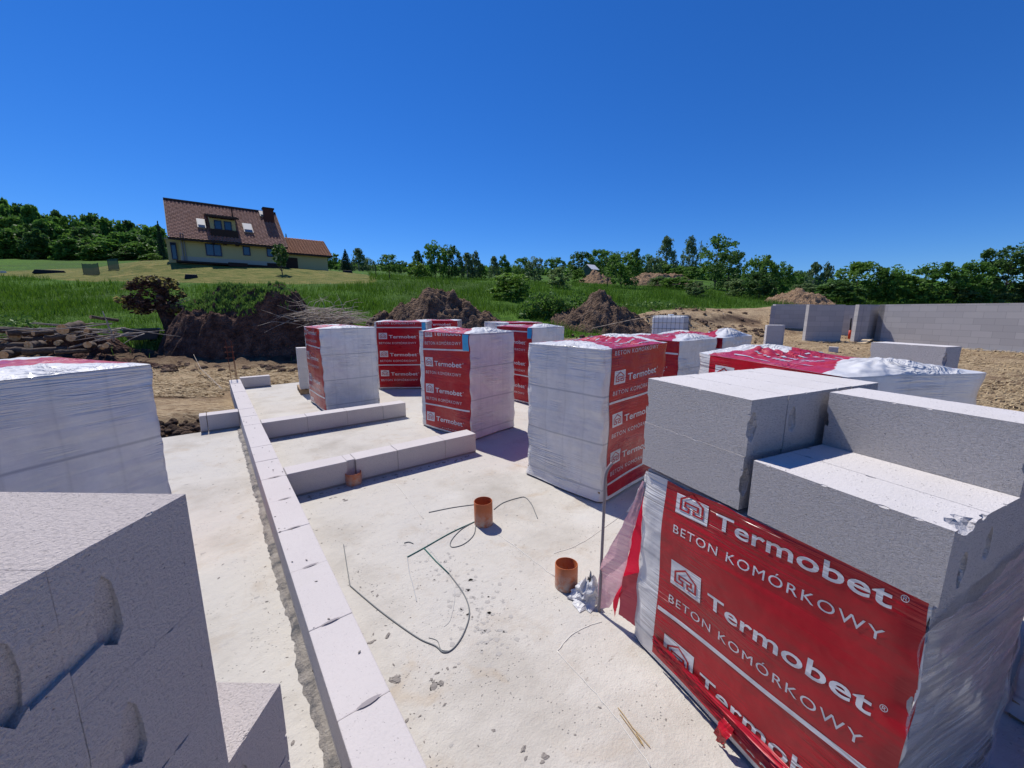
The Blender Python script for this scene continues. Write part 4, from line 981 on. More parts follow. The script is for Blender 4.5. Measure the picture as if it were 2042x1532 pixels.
# ---------------------------------------------------------------- foliage builders
def quads(P, size, seed, updown=.0, elong=1.5):
    r = np.random.default_rng(seed); n = len(P)
    a = r.normal(size=(n, 3)); a /= np.linalg.norm(a, axis=1)[:, None]; b = r.normal(size=(n, 3)); b -= a*(a*b).sum(1)[:, None]; b /= np.linalg.norm(b, axis=1)[:, None]
    s = (size*r.uniform(.55, 1.35, n))[:, None]
    V = np.stack([P-a*s*elong/2, P-b*s*.42+a*s*.05, P+a*s*elong/2, P+b*s*.42-a*s*.05], 1).reshape(-1, 3)
    F = np.arange(n*4).reshape(-1, 4); return V, F
def crown_pts(kind, n, seed):
    """points in a unit crown: x, y in -.5..5, z 0..1"""
    r = np.random.default_rng(seed); pts = []
    prof = {'round': (lambda z: np.sqrt(np.clip(1-np.abs((z-.42)/.60)**2.3, 0, 1))*.5), 'bush': (lambda z: np.sqrt(np.clip(1-(z*1.02)**2.2, 0, 1))*.5*(.80+.2*z)),
            'birch': (lambda z: .5*np.clip((1-z)**.75*(z+.12)**.35*1.55, 0, 1)), 'spruce': (lambda z: .5*(1-z)**.95), 'poplar': (lambda z: .5*np.clip(np.sin(np.pi*np.clip(z*.9+.1, 0, 1))**.7*(1-.35*z), 0, 1)),
            'acacia': (lambda z: .5*np.clip((z**.55)*np.sqrt(np.clip(1.05-z, 0, 1))*1.75, 0, 1))}[kind]
    if kind == 'spruce':
        k = 15
        for i in range(k):
            z = i/k; m_ = int(n/k*(1.6*(1-z)+.25)); rad = prof(np.array(z)); a = r.uniform(0, 2*np.pi, m_); q = r.uniform(.15, 1, m_)**.7*rad*(1+.25*np.sin(a*7+i))
            pts.append(np.stack([np.cos(a)*q, np.sin(a)*q, z+.05-.07*q/.5+r.normal(0, .008, m_)], 1))
        m_ = 30; pts.append(np.stack([r.normal(0, .012, m_), r.normal(0, .012, m_), r.uniform(.9, 1.02, m_)], 1)); return np.concatenate(pts)
    nc = {'round': 80, 'bush': 60, 'birch': 90, 'poplar': 70, 'acacia': 60}[kind]
    zc = r.uniform(.03, .97, nc); pc = prof(zc); a = r.uniform(0, 2*np.pi, nc); q = np.sqrt(r.uniform(.10, 1.25, nc))*pc*.93; zc = np.clip(zc + r.normal(0, .045, nc), 0, 1.03)
    cx, cy = np.cos(a)*q, np.sin(a)*q; cs = (.085 if kind in ('birch', 'acacia', 'poplar') else .088)*r.uniform(.45, 1.5, nc)
    per = n//nc
    for i in range(nc):
        d = r.normal(size=(per, 3)); d /= np.linalg.norm(d, axis=1)[:, None]; rad = cs[i]*r.uniform(.35, 1, per)**.5
        p = np.array([cx[i], cy[i], zc[i]]) + d*rad[:, None]*np.array([1.0, 1.0, .85])
        if kind in ('birch', 'poplar'): p[:, 2] -= r.uniform(0, .06, per)*(np.hypot(p[:, 0], p[:, 1])*2)
        pts.append(p)
    m_ = n//13; z = r.uniform(0, 1, m_); a = r.uniform(0, 2*np.pi, m_); q = np.sqrt(r.uniform(0, 1.1, m_))*prof(z); pts.append(np.stack([np.cos(a)*q, np.sin(a)*q, z], 1))
    return np.concatenate(pts)
CROWNS = {}
def crown_mesh(kind, var, n, size, flowers=False):
    key = (kind, var, n, size, flowers)
    if key in CROWNS: return CROWNS[key]
    P = crown_pts(kind, n, 100+var*17+len(kind)); P[:, 2] = np.clip(P[:, 2], -.03, 1.05)
    V, F = quads(P, size, var+5)
    me = npmesh('crown', V, F)
    if flowers:
        r = np.random.default_rng(var); q = (V[::4, 2] > .25) & (np.hypot(V[::4, 0], V[::4, 1]) + V[::4, 2]*.25 > .36) & (r.random(len(F)) < .55)
        me.polygons.foreach_set('material_index', q.astype(np.int32))
    CROWNS[key] = me; return me
TRUNKS = {}
def trunk_mesh(kind, var):
    key = (kind, var)
    if key in TRUNKS: return TRUNKS[key]
    rs = random.Random(var*7+len(kind)); mb = MB(); top = {'bush': .45, 'round': .8}.get(kind, .93)
    ax = [Vector((.015*math.sin(i*1.3+var), .015*math.cos(i*1.7+var), top*i/7)) for i in range(8)]
    mb.tube(ax, [.034*(1-i/8.2)+.003 for i in range(8)], 7)
    nb = 5 if kind == 'spruce' else 13
    for k in range(nb):
        t = rs.uniform(.18, .8); b = ax[int(t*7)]; a = rs.uniform(0, 6.28); L = (.20 if kind in ('birch', 'poplar') else .34)*(1-t*.55); e = b + Vector((math.cos(a)*L, math.sin(a)*L, L*rs.uniform(.5, 1.3)*.6))
        mb.tube([b, b.lerp(e, .5)+Vector((0, 0, .015)), e], [.012, .008, .003], 5)
    me = mesh('trunk', mb.v, mb.f); TRUNKS[key] = me; return me
LEAFM = {'green': L_GREEN, 'dark': L_DARK, 'forest': L_FOREST, 'bright': L_BRIGHT, 'birch': L_BIRCH, 'spruce': L_SPRUCE, 'haw': L_HAW}
tcount = [0]
def tree(kind, leaf, px, base_py, top_py, w_px, label, group, dist=None, name=None, n=2600, size=.055, clear=.06, cat=None, flowers=False):
    """one tree or bush standing where the photo shows it"""
    p = drop(px, base_py) if dist is None else ground(px, dist)
    d = p.x*FH[0] + p.y*FH[1]; top = at(px, top_py, d).z; H = max(.5, top-p.z)
    W = (at(px+w_px/2, 618, d)-at(px-w_px/2, 618, d)).length*1.12
    tcount[0] += 1; var = tcount[0] % 3
    root = empty(name or ('bush' if kind == 'bush' else 'tree'), p, random.uniform(0, 6.28), label, cat or ('bush' if kind == 'bush' else 'tree'), group)
    me = crown_mesh(kind, var, n, size, flowers); k_ = (leaf, flowers)
    o = bpy.data.objects.new('crown', me if (len(me.materials) == 0 or me.get('k') == str(k_)) else me.copy()); C.objects.link(o)
    if o.data.get('k') != str(k_):
        o.data.materials.clear(); o.data.materials.append(LEAFM[leaf])
        if flowers: o.data.materials.append(M_FLOWER)
        o.data['k'] = str(k_)
    o.parent = root; o.location = (0, 0, H*clear); o.scale = (W, W, H*(1-clear))
    t = bpy.data.objects.new('trunk', trunk_mesh(kind, var)); C.objects.link(t)
    if len(t.data.materials) == 0: t.data.materials.append(M_BIRCHB if kind == 'birch' else M_BARK)
    t.parent = root; s = min(W, H*.5); t.scale = (s, s, H); t.location = (0, 0, -.1)
    return root
# forest on the slope, upper left
FT = [(-22, 402), (8, 399), (27, 397), (55, 404), (76, 414), (103, 416), (125, 427), (150, 423), (170, 434), (196, 442), (214, 432), (236, 436), (259, 439), (286, 446), (314, 451), (338, 452)]
k = 0
SH = ['rounded', 'tall', 'spreading', 'narrow']
for i, (px, ty) in enumerate(FT):
    tree(['round', 'poplar', 'round', 'birch'][i % 4], ['forest', 'dark', 'forest'][i % 3], px, 0, ty, 46, 'tall woodland tree forming the skyline of the slope wood left of the big house', 'woodland trees on the left slope', dist=101+3*math.sin(i*2.1), n=3000, size=.075, clear=.02)
for i in range(15):
    px = -15 + i*24; tree('round', ['forest', 'dark', 'forest', 'green'][i % 4], px, 0, np.interp(px, [0, 100, 200, 340], [432, 447, 465, 480]) + 9*math.sin(i*1.9), 50, 'woodland tree in the second rank of the wood left of the big house', 'woodland trees on the left slope', dist=92+2*math.sin(i), n=3000, size=.078, clear=.0)
for i in range(13):
    px = -12 + i*28; tree(['bush', 'round'][i % 2], ['forest', 'dark', 'green'][i % 3], px, 0, np.interp(px, [0, 200, 340], [463, 482, 500]) + 12*math.sin(i*2.7), 48, 'leafy tree at the meadow edge of the wood left of the big house', 'woodland trees on the left slope', dist=86+1.5*math.sin(i*3), n=3000, size=.075, clear=.0)
def heights_ok(): pass
TREES = [
 ('round', 'forest', 666, 541, 505, 34, 'leafy tree right beside the garage end', {'dist': 66}),
 ('spruce', 'spruce', 691, 541, 498, 24, 'dark pointed spruce just right of the garage', {}),
 ('birch', 'birch', 716, 541, 496, 36, 'airy birch right of the dark spruce', {}),
 ('round', 'birch', 736, 541, 515, 22, 'small tree at the right foot of the airy birch', {}),
 ('spruce', 'spruce', 755, 539, 523, 10, 'tiny distant conifer on the skyline by the airy birch', {}),
 ('round', 'green', 777, 556, 509, 34, 'young field tree with a bare stem right of the tiny conifer', {'clear': .3}),
 ('round', 'green', 800, 546, 521, 26, 'low tree between the bare-stemmed field tree and the big clump', {}),
 ('poplar', 'dark', 834, 553, 499, 26, 'upright dark tree left of the largest middle clump', {}),
 ('bush', 'bright', 833, 556, 522, 42, 'light green bush at the foot of the upright dark tree', {}),
 ('round', 'forest', 868, 556, 485, 44, 'big rounded tree, left half of the largest middle clump', {'n': 3600, 'size': .045}),
 ('round', 'dark', 896, 556, 488, 44, 'big darker tree, right half of the largest middle clump', {'n': 3600, 'size': .045}),
 ('birch', 'birch', 932, 557, 505, 34, 'slim birch just right of the largest middle clump', {}),
 ('birch', 'birch', 948, 557, 502, 26, 'pointed birch paired with the slim birch', {}),
 ('bush', 'green', 960, 557, 526, 22, 'low shrub between the birch pair and the twin-topped trees', {}),
 ('birch', 'birch', 985, 557, 512, 26, 'left one of the feathery twin-topped trees', {}),
 ('birch', 'green', 1005, 557, 510, 30, 'right one of the feathery twin-topped trees', {}),
 ('bush', 'bright', 1018, 597, 545, 82, 'yellowish green hawthorn bush spreading in the middle of the meadow', {'n': 3600, 'size': .05, 'flowers': False}),
 ('round', 'green', 1041, 556, 516, 34, 'tree behind the yellowish hawthorn bush', {}),
 ('round', 'birch', 1066, 562, 514, 34, 'grey-green tree right of the yellowish hawthorn bush', {}),
 ('round', 'forest', 1105, 548, 513, 38, 'round-headed tree on the skyline above the white-flowering bush', {}),
 ('bush', 'haw', 1115, 576, 533, 52, 'white-flowering hawthorn left of the small bright bush', {'flowers': True}),
 ('bush', 'bright', 1154, 564, 537, 30, 'small bright green bush beside the distant soil heap', {}),
 ('round', 'dark', 1157, 548, 501, 44, 'first broad tree of the dark grove around the distant white house', {'dist': 98}),
 ('round', 'forest', 1191, 548, 500, 50, 'broad tree right behind the distant white house', {'dist': 106}),
 ('round', 'dark', 1216, 548, 504, 34, 'tree right of the distant white house in the dark grove', {'dist': 100}),
 ('round', 'green', 1238, 574, 501, 60, 'large round-crowned tree standing alone on the meadow', {'n': 4200, 'size': .042}),
 ('poplar', 'dark', 1263, 553, 500, 28, 'slender dark tree just right of the round-crowned meadow tree', {'dist': 90}),
 ('round', 'forest', 1283, 553, 509, 30, 'shorter grove tree above the long soil bank', {'dist': 92}),
 ('round', 'birch', 1299, 553, 513, 26, 'small pale grove tree next to the tall tapering birch', {'dist': 88}),
 ('birch', 'birch', 1325, 555, 472, 44, 'tall tapering birch, left of the two high birches', {'n': 3600, 'size': .042}),
 ('bush', 'green', 1318, 556, 524, 50, 'shrub thicket at the foot of the tall tapering birch', {}),
 ('birch', 'birch', 1371, 556, 474, 36, 'narrow high birch, right of the two high birches', {'n': 3000, 'size': .042}),
 ('bush', 'green', 1362, 559, 533, 66, 'shrub thicket at the foot of the narrow high birch', {}),
 ('birch', 'birch', 1393, 556, 482, 20, 'thin sparse birch beside the umbrella-headed tree', {'n': 700}),
 ('acacia', 'green', 1425, 577, 472, 66, 'umbrella-headed open tree with its dark trunk showing', {'clear': .25, 'n': 2200, 'size': .045}),
 ('round', 'dark', 1450, 582, 504, 62, 'dense dark tree behind the umbrella-headed tree', {'n': 4200, 'size': .042}),
 ('bush', 'haw', 1317, 574, 552, 54, 'greyish hawthorn on the meadow before the long soil bank', {'flowers': True}),
 ('bush', 'green', 1350, 577, 553, 66, 'low hedge-like shrub right of the greyish hawthorn', {}),
 ('bush', 'haw', 1388, 593, 562, 46, 'small white-tipped hawthorn standing in front of the tree row', {'flowers': True}),
 ('bush', 'haw', 1467, 592, 557, 54, 'pale flowering bush in front of the dense dark tree', {'flowers': True}),
 ('round', 'green', 1508, 592, 508, 54, 'tree rising behind the broad dark bush right of the dense dark tree', {}),
 ('bush', 'dark', 1512, 597, 541, 66, 'broad dark bush below the tree row, right of the pale flowering bush', {'n': 3600}),
 ('round', 'forest', 1546, 594, 526, 44, 'tree at the right end of the broad dark bush', {}),
 ('round', 'dark', 1580, 588, 540, 50, 'low dark tree far behind the light soil heap', {'dist': 80}),
 ('birch', 'birch', 1615, 588, 524, 34, 'left one of the two pale birches over the light soil heap', {'dist': 62}),
 ('birch', 'birch', 1640, 588, 525, 30, 'right one of the two pale birches over the light soil heap', {'dist': 62}),
 ('bush', 'haw', 1600, 590, 565, 50, 'pale shrub at the feet of the two pale birches', {'dist': 52}),
 ('round', 'green', 1704, 604, 525, 76, 'round-topped tree above the left part of the block wall', {'n': 4000, 'size': .045}),
 ('bush', 'dark', 1668, 606, 560, 92, 'wide dark hedge bush left above the block wall', {'n': 4000}),
 ('round', 'dark', 1735, 0, 565, 46, 'short dark tree filling the gap behind the round-topped tree', {'dist': 66}),
 ('round', 'green', 1751, 606, 539, 42, 'small tree right of the round-topped tree', {}),
 ('round', 'forest', 1774, 606, 533, 48, 'middle-sized tree above the centre of the block wall', {}),
 ('round', 'forest', 1852, 606, 523, 78, 'broad-crowned tree above the right half of the block wall', {'n': 4200, 'size': .045}),
 ('bush', 'green', 1806, 607, 551, 76, 'large shrub left of the broad-crowned tree', {'n': 3600}),
 ('bush', 'haw', 1900, 607, 572, 76, 'flowering bush right below the broad-crowned tree', {'flowers': True}),
 ('round', 'dark', 1899, 0, 540, 36, 'small dark tree behind the flowering bush', {'dist': 62}),
 ('round', 'forest', 1934, 607, 524, 60, 'tree left of the tallest right-hand tree', {'n': 3600}),
 ('round', 'dark', 1998, 607, 491, 96, 'tallest tree of the row above the block wall, very dark', {'n': 5200, 'size': .04}),
 ('bush', 'haw', 1972, 608, 576, 66, 'flowering bush at the foot of the tallest right-hand tree', {'flowers': True}),
 ('bush', 'haw', 2036, 608, 574, 60, 'pale bush cut by the right picture edge', {'flowers': True}),
 ('round', 'forest', 2070, 607, 520, 80, 'tree crown reaching in at the right picture edge', {}),
 ('round', 'forest', 1775, 0, 572, 60, 'background tree low behind the tree row over the wall', {'dist': 75}),
 ('round', 'forest', 1830, 0, 568, 60, 'background tree between the large shrub and the broad-crowned tree', {'dist': 75}),
 ('round', 'dark', 1955, 0, 560, 60, 'background tree filling the gap beside the tallest tree', {'dist': 70}),
 ('spruce', 'spruce', 566, 0, 462, 16, 'spruce tip showing over the garage roof next to the house gable', {'dist': 62}),
 ('spruce', 'spruce', 585, 0, 468, 16, 'second spruce tip showing over the garage roof', {'dist': 62}),
 ('spruce', 'spruce', 341, 0, 442, 16, 'dark spruce directly behind the left gable of the house', {'dist': 64}),
 ('bush', 'bright', 325, 523, 505, 24, 'light shrub beside the left corner of the house', {'dist': 52}),
]
for (kd, lf, px, by, ty, wp_, lab, kw) in TREES:
    if 'n' not in kw: kw['n'] = 3400
    if 'size' not in kw: kw['size'] = .048
    tree(kd, lf, px, by, ty, wp_, lab, 'trees and bushes around the meadow', **kw)
# far hedge line closing the skyline (reads as one mass)
P = []
for k in range(9000):
    px = random.uniform(1120, 2300) if k % 3 else random.uniform(640, 1130)
    d = random.uniform(108, 122); p = ground(px, d)
    hgt = (2.6 if px < 1130 else 5.0)*(.6+.5*noise.noise(Vector((px*.03, 1, 0)))); P.append((p.x, p.y, p.z+random.uniform(0, 1)*hgt))
V, F = quads(np.array(P), 1.1, 3); tag(link('treeline', npmesh('treeline', V, F), L_FOREST), 'distant wood closing the skyline', 'woodland', kind='stuff')

# ---------------------------------------------------------------- grass and weeds (uncountable)
def blades(n, pick, hgt, wid, m, name, label, seed, cat='grass'):
    r = np.random.default_rng(seed); pts = pick(n, r); n = len(pts)
    a = r.uniform(0, 2*np.pi, n); lean = r.normal(0, .28, (n, 2)); h = hgt(pts, r); w_ = wid*h/np.mean(h)*r.uniform(.7, 1.3, n)
    dx = np.stack([np.cos(a)*w_, np.sin(a)*w_, np.zeros(n)], 1); tip = pts + np.stack([lean[:, 0]*h, lean[:, 1]*h, h], 1)
    V = np.stack([pts-dx, pts+dx, tip], 1).reshape(-1, 3); F = np.arange(n*3).reshape(-1, 3)
    o = link(name, npmesh(name, V, F), m); return tag(o, label, cat, kind='stuff')
def in_field(n, r):
    px = r.uniform(-120, 2150, n*2); u = r.random(n*2); d = 15.6*np.exp(u*1.25)
    hx = np.array([tan_of(v) for v in (-200, 2300)]); t = np.interp(px, [-200, 2300], hx)
    t = (px-CX)/FPX*1.0
    x = FH[0]*d + RH[0]*t*d; y = FH[1]*d + RH[1]*t*d
    g0 = np.interp(t, gx, gd) + .5*np.sin(x*1.9)*np.cos(y*1.4)
    l_ = np.interp(t, lx, [46, 42, 37, 34, 34, 36, 38])
    ok = (d > g0) & ~((d > l_-1) & (t < tan_of(740)) & (t > tan_of(-40)))
    x, y = x[ok][:n], y[ok][:n]; return np.stack([x, y, terr(x, y)-.02], 1)
def hf(p, r):
    f = p[:, 0]*FH[0] + p[:, 1]*FH[1]
    cl = np.array([noise.noise(Vector((a*.35, b*.35, 0))) for a, b in zip(p[:, 0], p[:, 1])])
    return np.clip(.30 + .28*cl, .10, .7)*r.uniform(.6, 1.3, len(p))*np.clip(f/22, .8, 1.3)
blades(90000, in_field, hf, .016, M_GRASS, 'meadow_grass', 'long green meadow grass', 11)
def near_edge(n, r):
    px = r.uniform(-60, 760, n); d = r.normal(16.6, .55, n); t = (px-CX)/FPX
    x = FH[0]*d + RH[0]*t*d; y = FH[1]*d + RH[1]*t*d; keep = np.array([noise.noise(Vector((a*.6, b*.6, 4))) > -.05 for a, b in zip(x, y)])
    return np.stack([x, y, terr(x, y)], 1)[keep]
blades(7000, near_edge, lambda p, r: r.uniform(.15, .55, len(p)), .02, M_WEED, 'edge_weeds', 'weeds along the edge of the bare soil', 12, 'weeds')
# weeds growing on the clay heap, and leafy patch left of the pointed heap
dg = bpy.context.evaluated_depsgraph_get(); bpy.context.view_layer.update()
from mathutils.bvhtree import BVHTree
def tops(o): me = o.data; return BVHTree.FromPolygons([o.location + v.co for v in me.vertices], [tuple(p.vertices) for p in me.polygons])
bv = tops(h1)
def on_heap(n, r):
    out = []
    while len(out) < n:
        px = r.normal(470, 62); d = r.uniform(15.3, 18.4); p = at(px, 618, d); h = bv.ray_cast(Vector((p.x, p.y, 9)), Vector((0, 0, -1)))
        if h[0] is None: continue
        if h[0].z > 1.75 + .35*noise.noise(Vector((p.x*1.5, p.y*1.5, 0))) - .004*(px-430 if px < 430 else 0) and h[1].z > .35: out.append(tuple(h[0]))
        elif r.random() < .002: out.append(tuple(h[0]))
    return np.array(out)
blades(13000, on_heap, lambda p, r: r.uniform(.05, .15, len(p)), .028, M_WEED, 'heap_weeds', 'weeds growing over the dark clay heap', 13, 'weeds')
def patch(px0, px1, d0, d1, n, h, m, label, seed, size=.10):
    r = np.random.default_rng(seed); t = (r.uniform(px0, px1, n)-CX)/FPX; d = r.uniform(d0, d1, n); x = FH[0]*d + RH[0]*t*d; y = FH[1]*d + RH[1]*t*d
    nn = np.array([noise.noise(Vector((a*.5, b*.5, seed))) for a, b in zip(x, y)]); z = terr(x, y) + r.random(n)*np.clip(h*(.75+.9*nn), .1, 9)
    e = np.minimum(np.minimum((t*FPX+CX-px0)/25, (px1-(t*FPX+CX))/25), 1); z = terr(x, y) + (z-terr(x, y))*np.clip(e, .1, 1)
    V, F = quads(np.stack([x, y, z], 1), size, seed); return tag(link('weed_patch', npmesh('weed_patch', V, F), m), label, 'weeds', kind='stuff')
patch(1032, 1185, 21.5, 25.5, 6500, 1.05, M_WEED if False else L_GREEN, 'rank green nettles left of the pointed soil heap', 5, .15)
patch(-60, 95, 16.4, 19.5, 3800, .75, M_WEED, 'leafy pale weeds behind the log pile at the far left', 6, .11)
patch(318, 425, 15.9, 16.8, 2600, .75, M_WEED, 'green tufts at the left foot of the dark clay heap', 9, .10)
patch(1040, 1400, 26, 28, 1500, .35, M_WEED, 'low weeds in the meadow behind the pointed heap', 8, .12)

def litter(n, r):
    t = np.concatenate([(r.uniform(250, 640, n//2)-CX)/FPX, (r.uniform(1300, 2150, n)-CX)/FPX]); d = np.concatenate([r.uniform(9, 15.5, n//2), 6.8*np.exp(r.random(n)*1.2)])
    x = FH[0]*d + RH[0]*t*d; y = FH[1]*d + RH[1]*t*d; ok = ~((x > .1) & (x < 6.3) & (y < 12.2)) & ~((x < .3) & (y < 8.1)); x, y = x[ok], y[ok]; return np.stack([x, y, terr(x, y)+.01], 1)
r_ = np.random.default_rng(31); P = litter(22000, r_); n_ = len(P); a_ = r_.uniform(0, 6.28, n_); a_ = (a_-3.14)*.22 - .64; ln_ = r_.uniform(.05, .26, n_)
D_ = np.stack([np.cos(a_)*ln_, np.sin(a_)*ln_, r_.uniform(-.2, .35, n_)*ln_], 1); W_ = np.stack([-np.sin(a_), np.cos(a_), r_.uniform(-.6, .6, n_)], 1)*r_.uniform(.004, .012, n_)[:, None]
V = np.stack([P-D_/2-W_, P+D_/2-W_*.4, P+D_/2+W_*.4, P-D_/2+W_], 1).reshape(-1, 3); V[:, 2] += .02
tag(link('straw_litter', npmesh('straw_litter', V, np.arange(n_*4).reshape(-1, 4)), mat('straw_litter', (.48, .36, .20), .8)), 'dry straw and root litter strewn over the bare soil', 'litter', kind='stuff')
P = litter(1700, np.random.default_rng(32)); mb = MB()
for p in P:
    r = random.choice([.012, .02, .03, .045])*random.uniform(.7, 1.2); q_ = random.random()*30
    mb.add([(p[0]+v.x*r*1.3, p[1]+v.y*r, p[2]+v.z*r*.7) for v in OCT], OCF)
tag(mb.build('soil_crumbs', M_SOIL), 'crumbs of dark soil over the bare ground', 'crumbs', kind='stuff')

# ---------------------------------------------------------------- dry bush, tub, logs, brushwood
bp = drop(318, 645, 14)
bp = ground(318, 17.2); root = empty('uprooted_bush', bp, 0, 'uprooted dry bush with brown-yellow leaves left of the dark clay heap', 'bush')
d_ = 17.2; Hc = at(312, 552, d_).z - bp.z
P = crown_pts('round', 5200, 77); V, F = quads(P, .055, 4); me = npmesh('dry_crown', V, F)
rr_ = np.random.default_rng(1); me.polygons.foreach_set('material_index', ((np.hypot(V[::4, 0]+.05, V[::4, 2]-.45) > .40) & (rr_.random(len(F)) < .55)).astype(np.int32))  # dry yellow on rim leaves also paints their sunlit edge; inner ones dark
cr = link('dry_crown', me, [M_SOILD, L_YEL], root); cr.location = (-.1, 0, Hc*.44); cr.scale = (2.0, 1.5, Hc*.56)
mb = MB(); mb.tube([(.55, -.1, -.1), (.3, 0, Hc*.3), (.05, 0, Hc*.62)], [.50, .30, .22], 12); mb.build('root_ball', M_SOILD, root, smooth=True)
for k in range(10):
    a = random.uniform(-1.2, 4.2); mb = MB(); e = Vector((math.cos(a)*1.1, .2*math.sin(a*3), Hc*.65+math.sin(a)*.5)); mb.tube([(0, 0, Hc*.5), e*.6+Vector((0, 0, Hc*.2)), e], [.03, .02, .008], 5); mb.build('branch', M_TWIG, root)
patch(285, 352, 16.2, 17.6, 1600, .55, M_WEED, 'low weeds around the foot of the uprooted bush', 14, .10)
tub = empty('mortar_tub', ground(274, 16.3), view_rz(274)+.1, 'grey plastic mortar tub standing in the weeds below the uprooted bush', 'tub')
def frustum(a, b, h, mb, z0=0):
    vs = [(-a[0], -a[1], z0), (a[0], -a[1], z0), (a[0], a[1], z0), (-a[0], a[1], z0), (-b[0], -b[1], z0+h), (b[0], -b[1], z0+h), (b[0], b[1], z0+h), (-b[0], b[1], z0+h)]
    mb.add(vs, [(0, 3, 2, 1), (0, 1, 5, 4), (1, 2, 6, 5), (2, 3, 7, 6), (3, 0, 4, 7)])
M_TUB = mat('tub_grey', (.075, .08, .085), .5)
mb = MB(); frustum((.42, .27), (.55, .36), .42, mb, .35); mb.build('basin', M_TUB, tub, bevel=.03)
mb = MB(); mb.box(-.58, .58, -.39, -.35, .755, .80); mb.box(-.58, .58, .35, .39, .755, .80); mb.box(-.58, -.54, -.35, .35, .755, .80); mb.box(.54, .58, -.35, .35, .755, .80); mb.build('rim', M_TUB, tub)
def log(px, py, dist, L, r, yaw, pitch, label, grp='sawn logs in the log pile', name='log', cut=True, bend=.0):
    p = at(px, py, dist); v = at(px, 618, dist); vy = math.atan2(v.y, v.x)
    a = vy + R_(yaw); dirv = Vector((math.cos(a)*math.cos(R_(pitch)), math.sin(a)*math.cos(R_(pitch)), math.sin(R_(pitch))))
    mb = MB(); n = 9; pts = [dirv*(L*i/6) + Vector((0, 0, bend*math.sin(i/6*math.pi))) + Vector((noise.noise(Vector((px, i*.7, 0))), noise.noise(Vector((px, i*.7, 9))), noise.noise(Vector((px, i*.7, 5)))))*r*(.35 if cut else .9) for i in range(7)]
    mb.tube(pts, [r*(1+.12*math.sin(i*2+px))*(1-(0 if cut else .1*i)) for i in range(7)], 10, 0, cap=False)
    N = len(mb.v)
    mb.f.append(tuple(range(10))[::-1]); mb.m.append(1); mb.f.append(tuple(N-10+k for k in range(10))); mb.m.append(1)
    o = mb.build(name, [M_BARK if cut else M_TWIG, M_CUT], None, p, smooth=False)
    me = o.data; me.polygons.foreach_set('use_smooth', [len(q.vertices) == 4 for q in me.polygons])
    return tag(o, label, 'log' if cut else 'branch', grp)
LOGS = [(10, 690, 13.6, .9, .155, 55, 0), (35, 673, 14.6, .7, .12, 175, 2), (152, 677, 14.5, .7, .10, 170, 5), (120, 684, 14.3, .5, .075, 172, 0), (160, 649, 14.9, .9, .14, 150, -8), (215, 689, 14.0, .6, .07, 175, 0), (185, 689, 14.0, .6, .085, 168, 4), (200, 693, 13.9, .5, .07, 185, 0),
        (75, 700, 13.7, .7, .10, 80, 3), (30, 705, 13.5, .7, .12, 160, 0), (84, 688, 14.0, .6, .12, 150, 0), (195, 661, 15.0, .8, .07, 160, 3), (230, 664, 15.0, .6, .05, 172, 0), (105, 665, 14.9, 1.1, .09, 110, 3), (60, 660, 15.0, 1.3, .08, 95, 2), (235, 640, 15.3, .8, .05, 120, 10),
        (55, 690, 14.0, 1.0, .11, 100, 0), (135, 698, 13.9, 1.0, .09, 90, 0), (170, 672, 14.9, 1.0, .08, 85, 0), (100, 678, 14.6, .9, .08, 60, 0), (140, 663, 15.1, 1.0, .07, 120, 0), (-10, 675, 14.6, 1.1, .13, 60, 0), (10, 660, 15.0, 1.2, .10, 70, 0), (180, 700, 13.8, .8, .06, 95, 0)]
for (px, py, d, L, r, yw, pt) in LOGS:
    big = 'thick' if r > .11 else ('medium' if r > .075 else 'thin')
    lab = f'{big} sawn log with {"its pale cut face towards us" if 140 < yw < 200 else "rough bark along its side"}, lying in the log pile'
    log(px, py-1, d-.3, L, r*1.15, yw, pt, lab)
random.seed(21)
for k in range(38):
    px = random.uniform(-20, 290); py = np.interp(px, [0, 100, 220, 290], [655, 645, 640, 662]) + abs(random.gauss(0, 17)); log(px, py+2, random.uniform(14.3, 15.4), random.uniform(.7, 2.2), random.uniform(.016, .040), random.choice([90, 90, 80, 100, 270, 70, 110]) + random.gauss(0, 18), random.gauss(0, 9), 'weathered bare branch in the tangled log pile', 'branches tangled over the logs', 'branch', False, random.uniform(-.05, .12))
log(228, 681, 13.9, 1.05, .035, 85, 82, 'short pole propped upright in the middle of the log pile', 'branches tangled over the logs', 'branch', False)
log(104, 703, 13.7, 2.3, .04, -80, 16, 'long pale branch slanting up across the front of the log pile', 'branches tangled over the logs', 'branch', False)
# dark solid mound filling the gaps under the tangle
heap('log_pile_core', 'dark mound beneath the logs', 120, 15.2, 190, 662, .7, M_SOILD, 11.0, .15, flat=.4, group=None)
# brushwood heap (uncountable)
mb = MB()
for k in range(330):
    px = random.uniform(572, 712); f = abs(px-642)/72; py = 646 - (32*(1-f**2))*random.random()**.6; d = random.uniform(15.6, 17.2); p = at(px, py, d)
    v = at(px, 618, d); a = math.atan2(v.y, v.x) + R_(random.choice([90, -90]) + random.gauss(0, 25)); L = random.uniform(.35, 1.15); dv = Vector((math.cos(a), math.sin(a), random.gauss(-.05, .16)))
    mb.tube([p, p+dv*L*.5+Vector((0, 0, random.uniform(-.02, .12))), p+dv*L+Vector((0, 0, random.gauss(0, .06)))], [random.uniform(.008, .018), .010, .004], 4, cap=False)
for k in range(16):
    px = random.uniform(570, 710); p = at(px, 628, 16.3); a = random.uniform(0, 6.28); mb.tube([p, p+Vector((math.cos(a)*.3, math.sin(a)*.3, .5)), p+Vector((math.cos(a)*.8, math.sin(a)*.8, random.uniform(.5, .95)))], [.012, .009, .004], 4, cap=False)
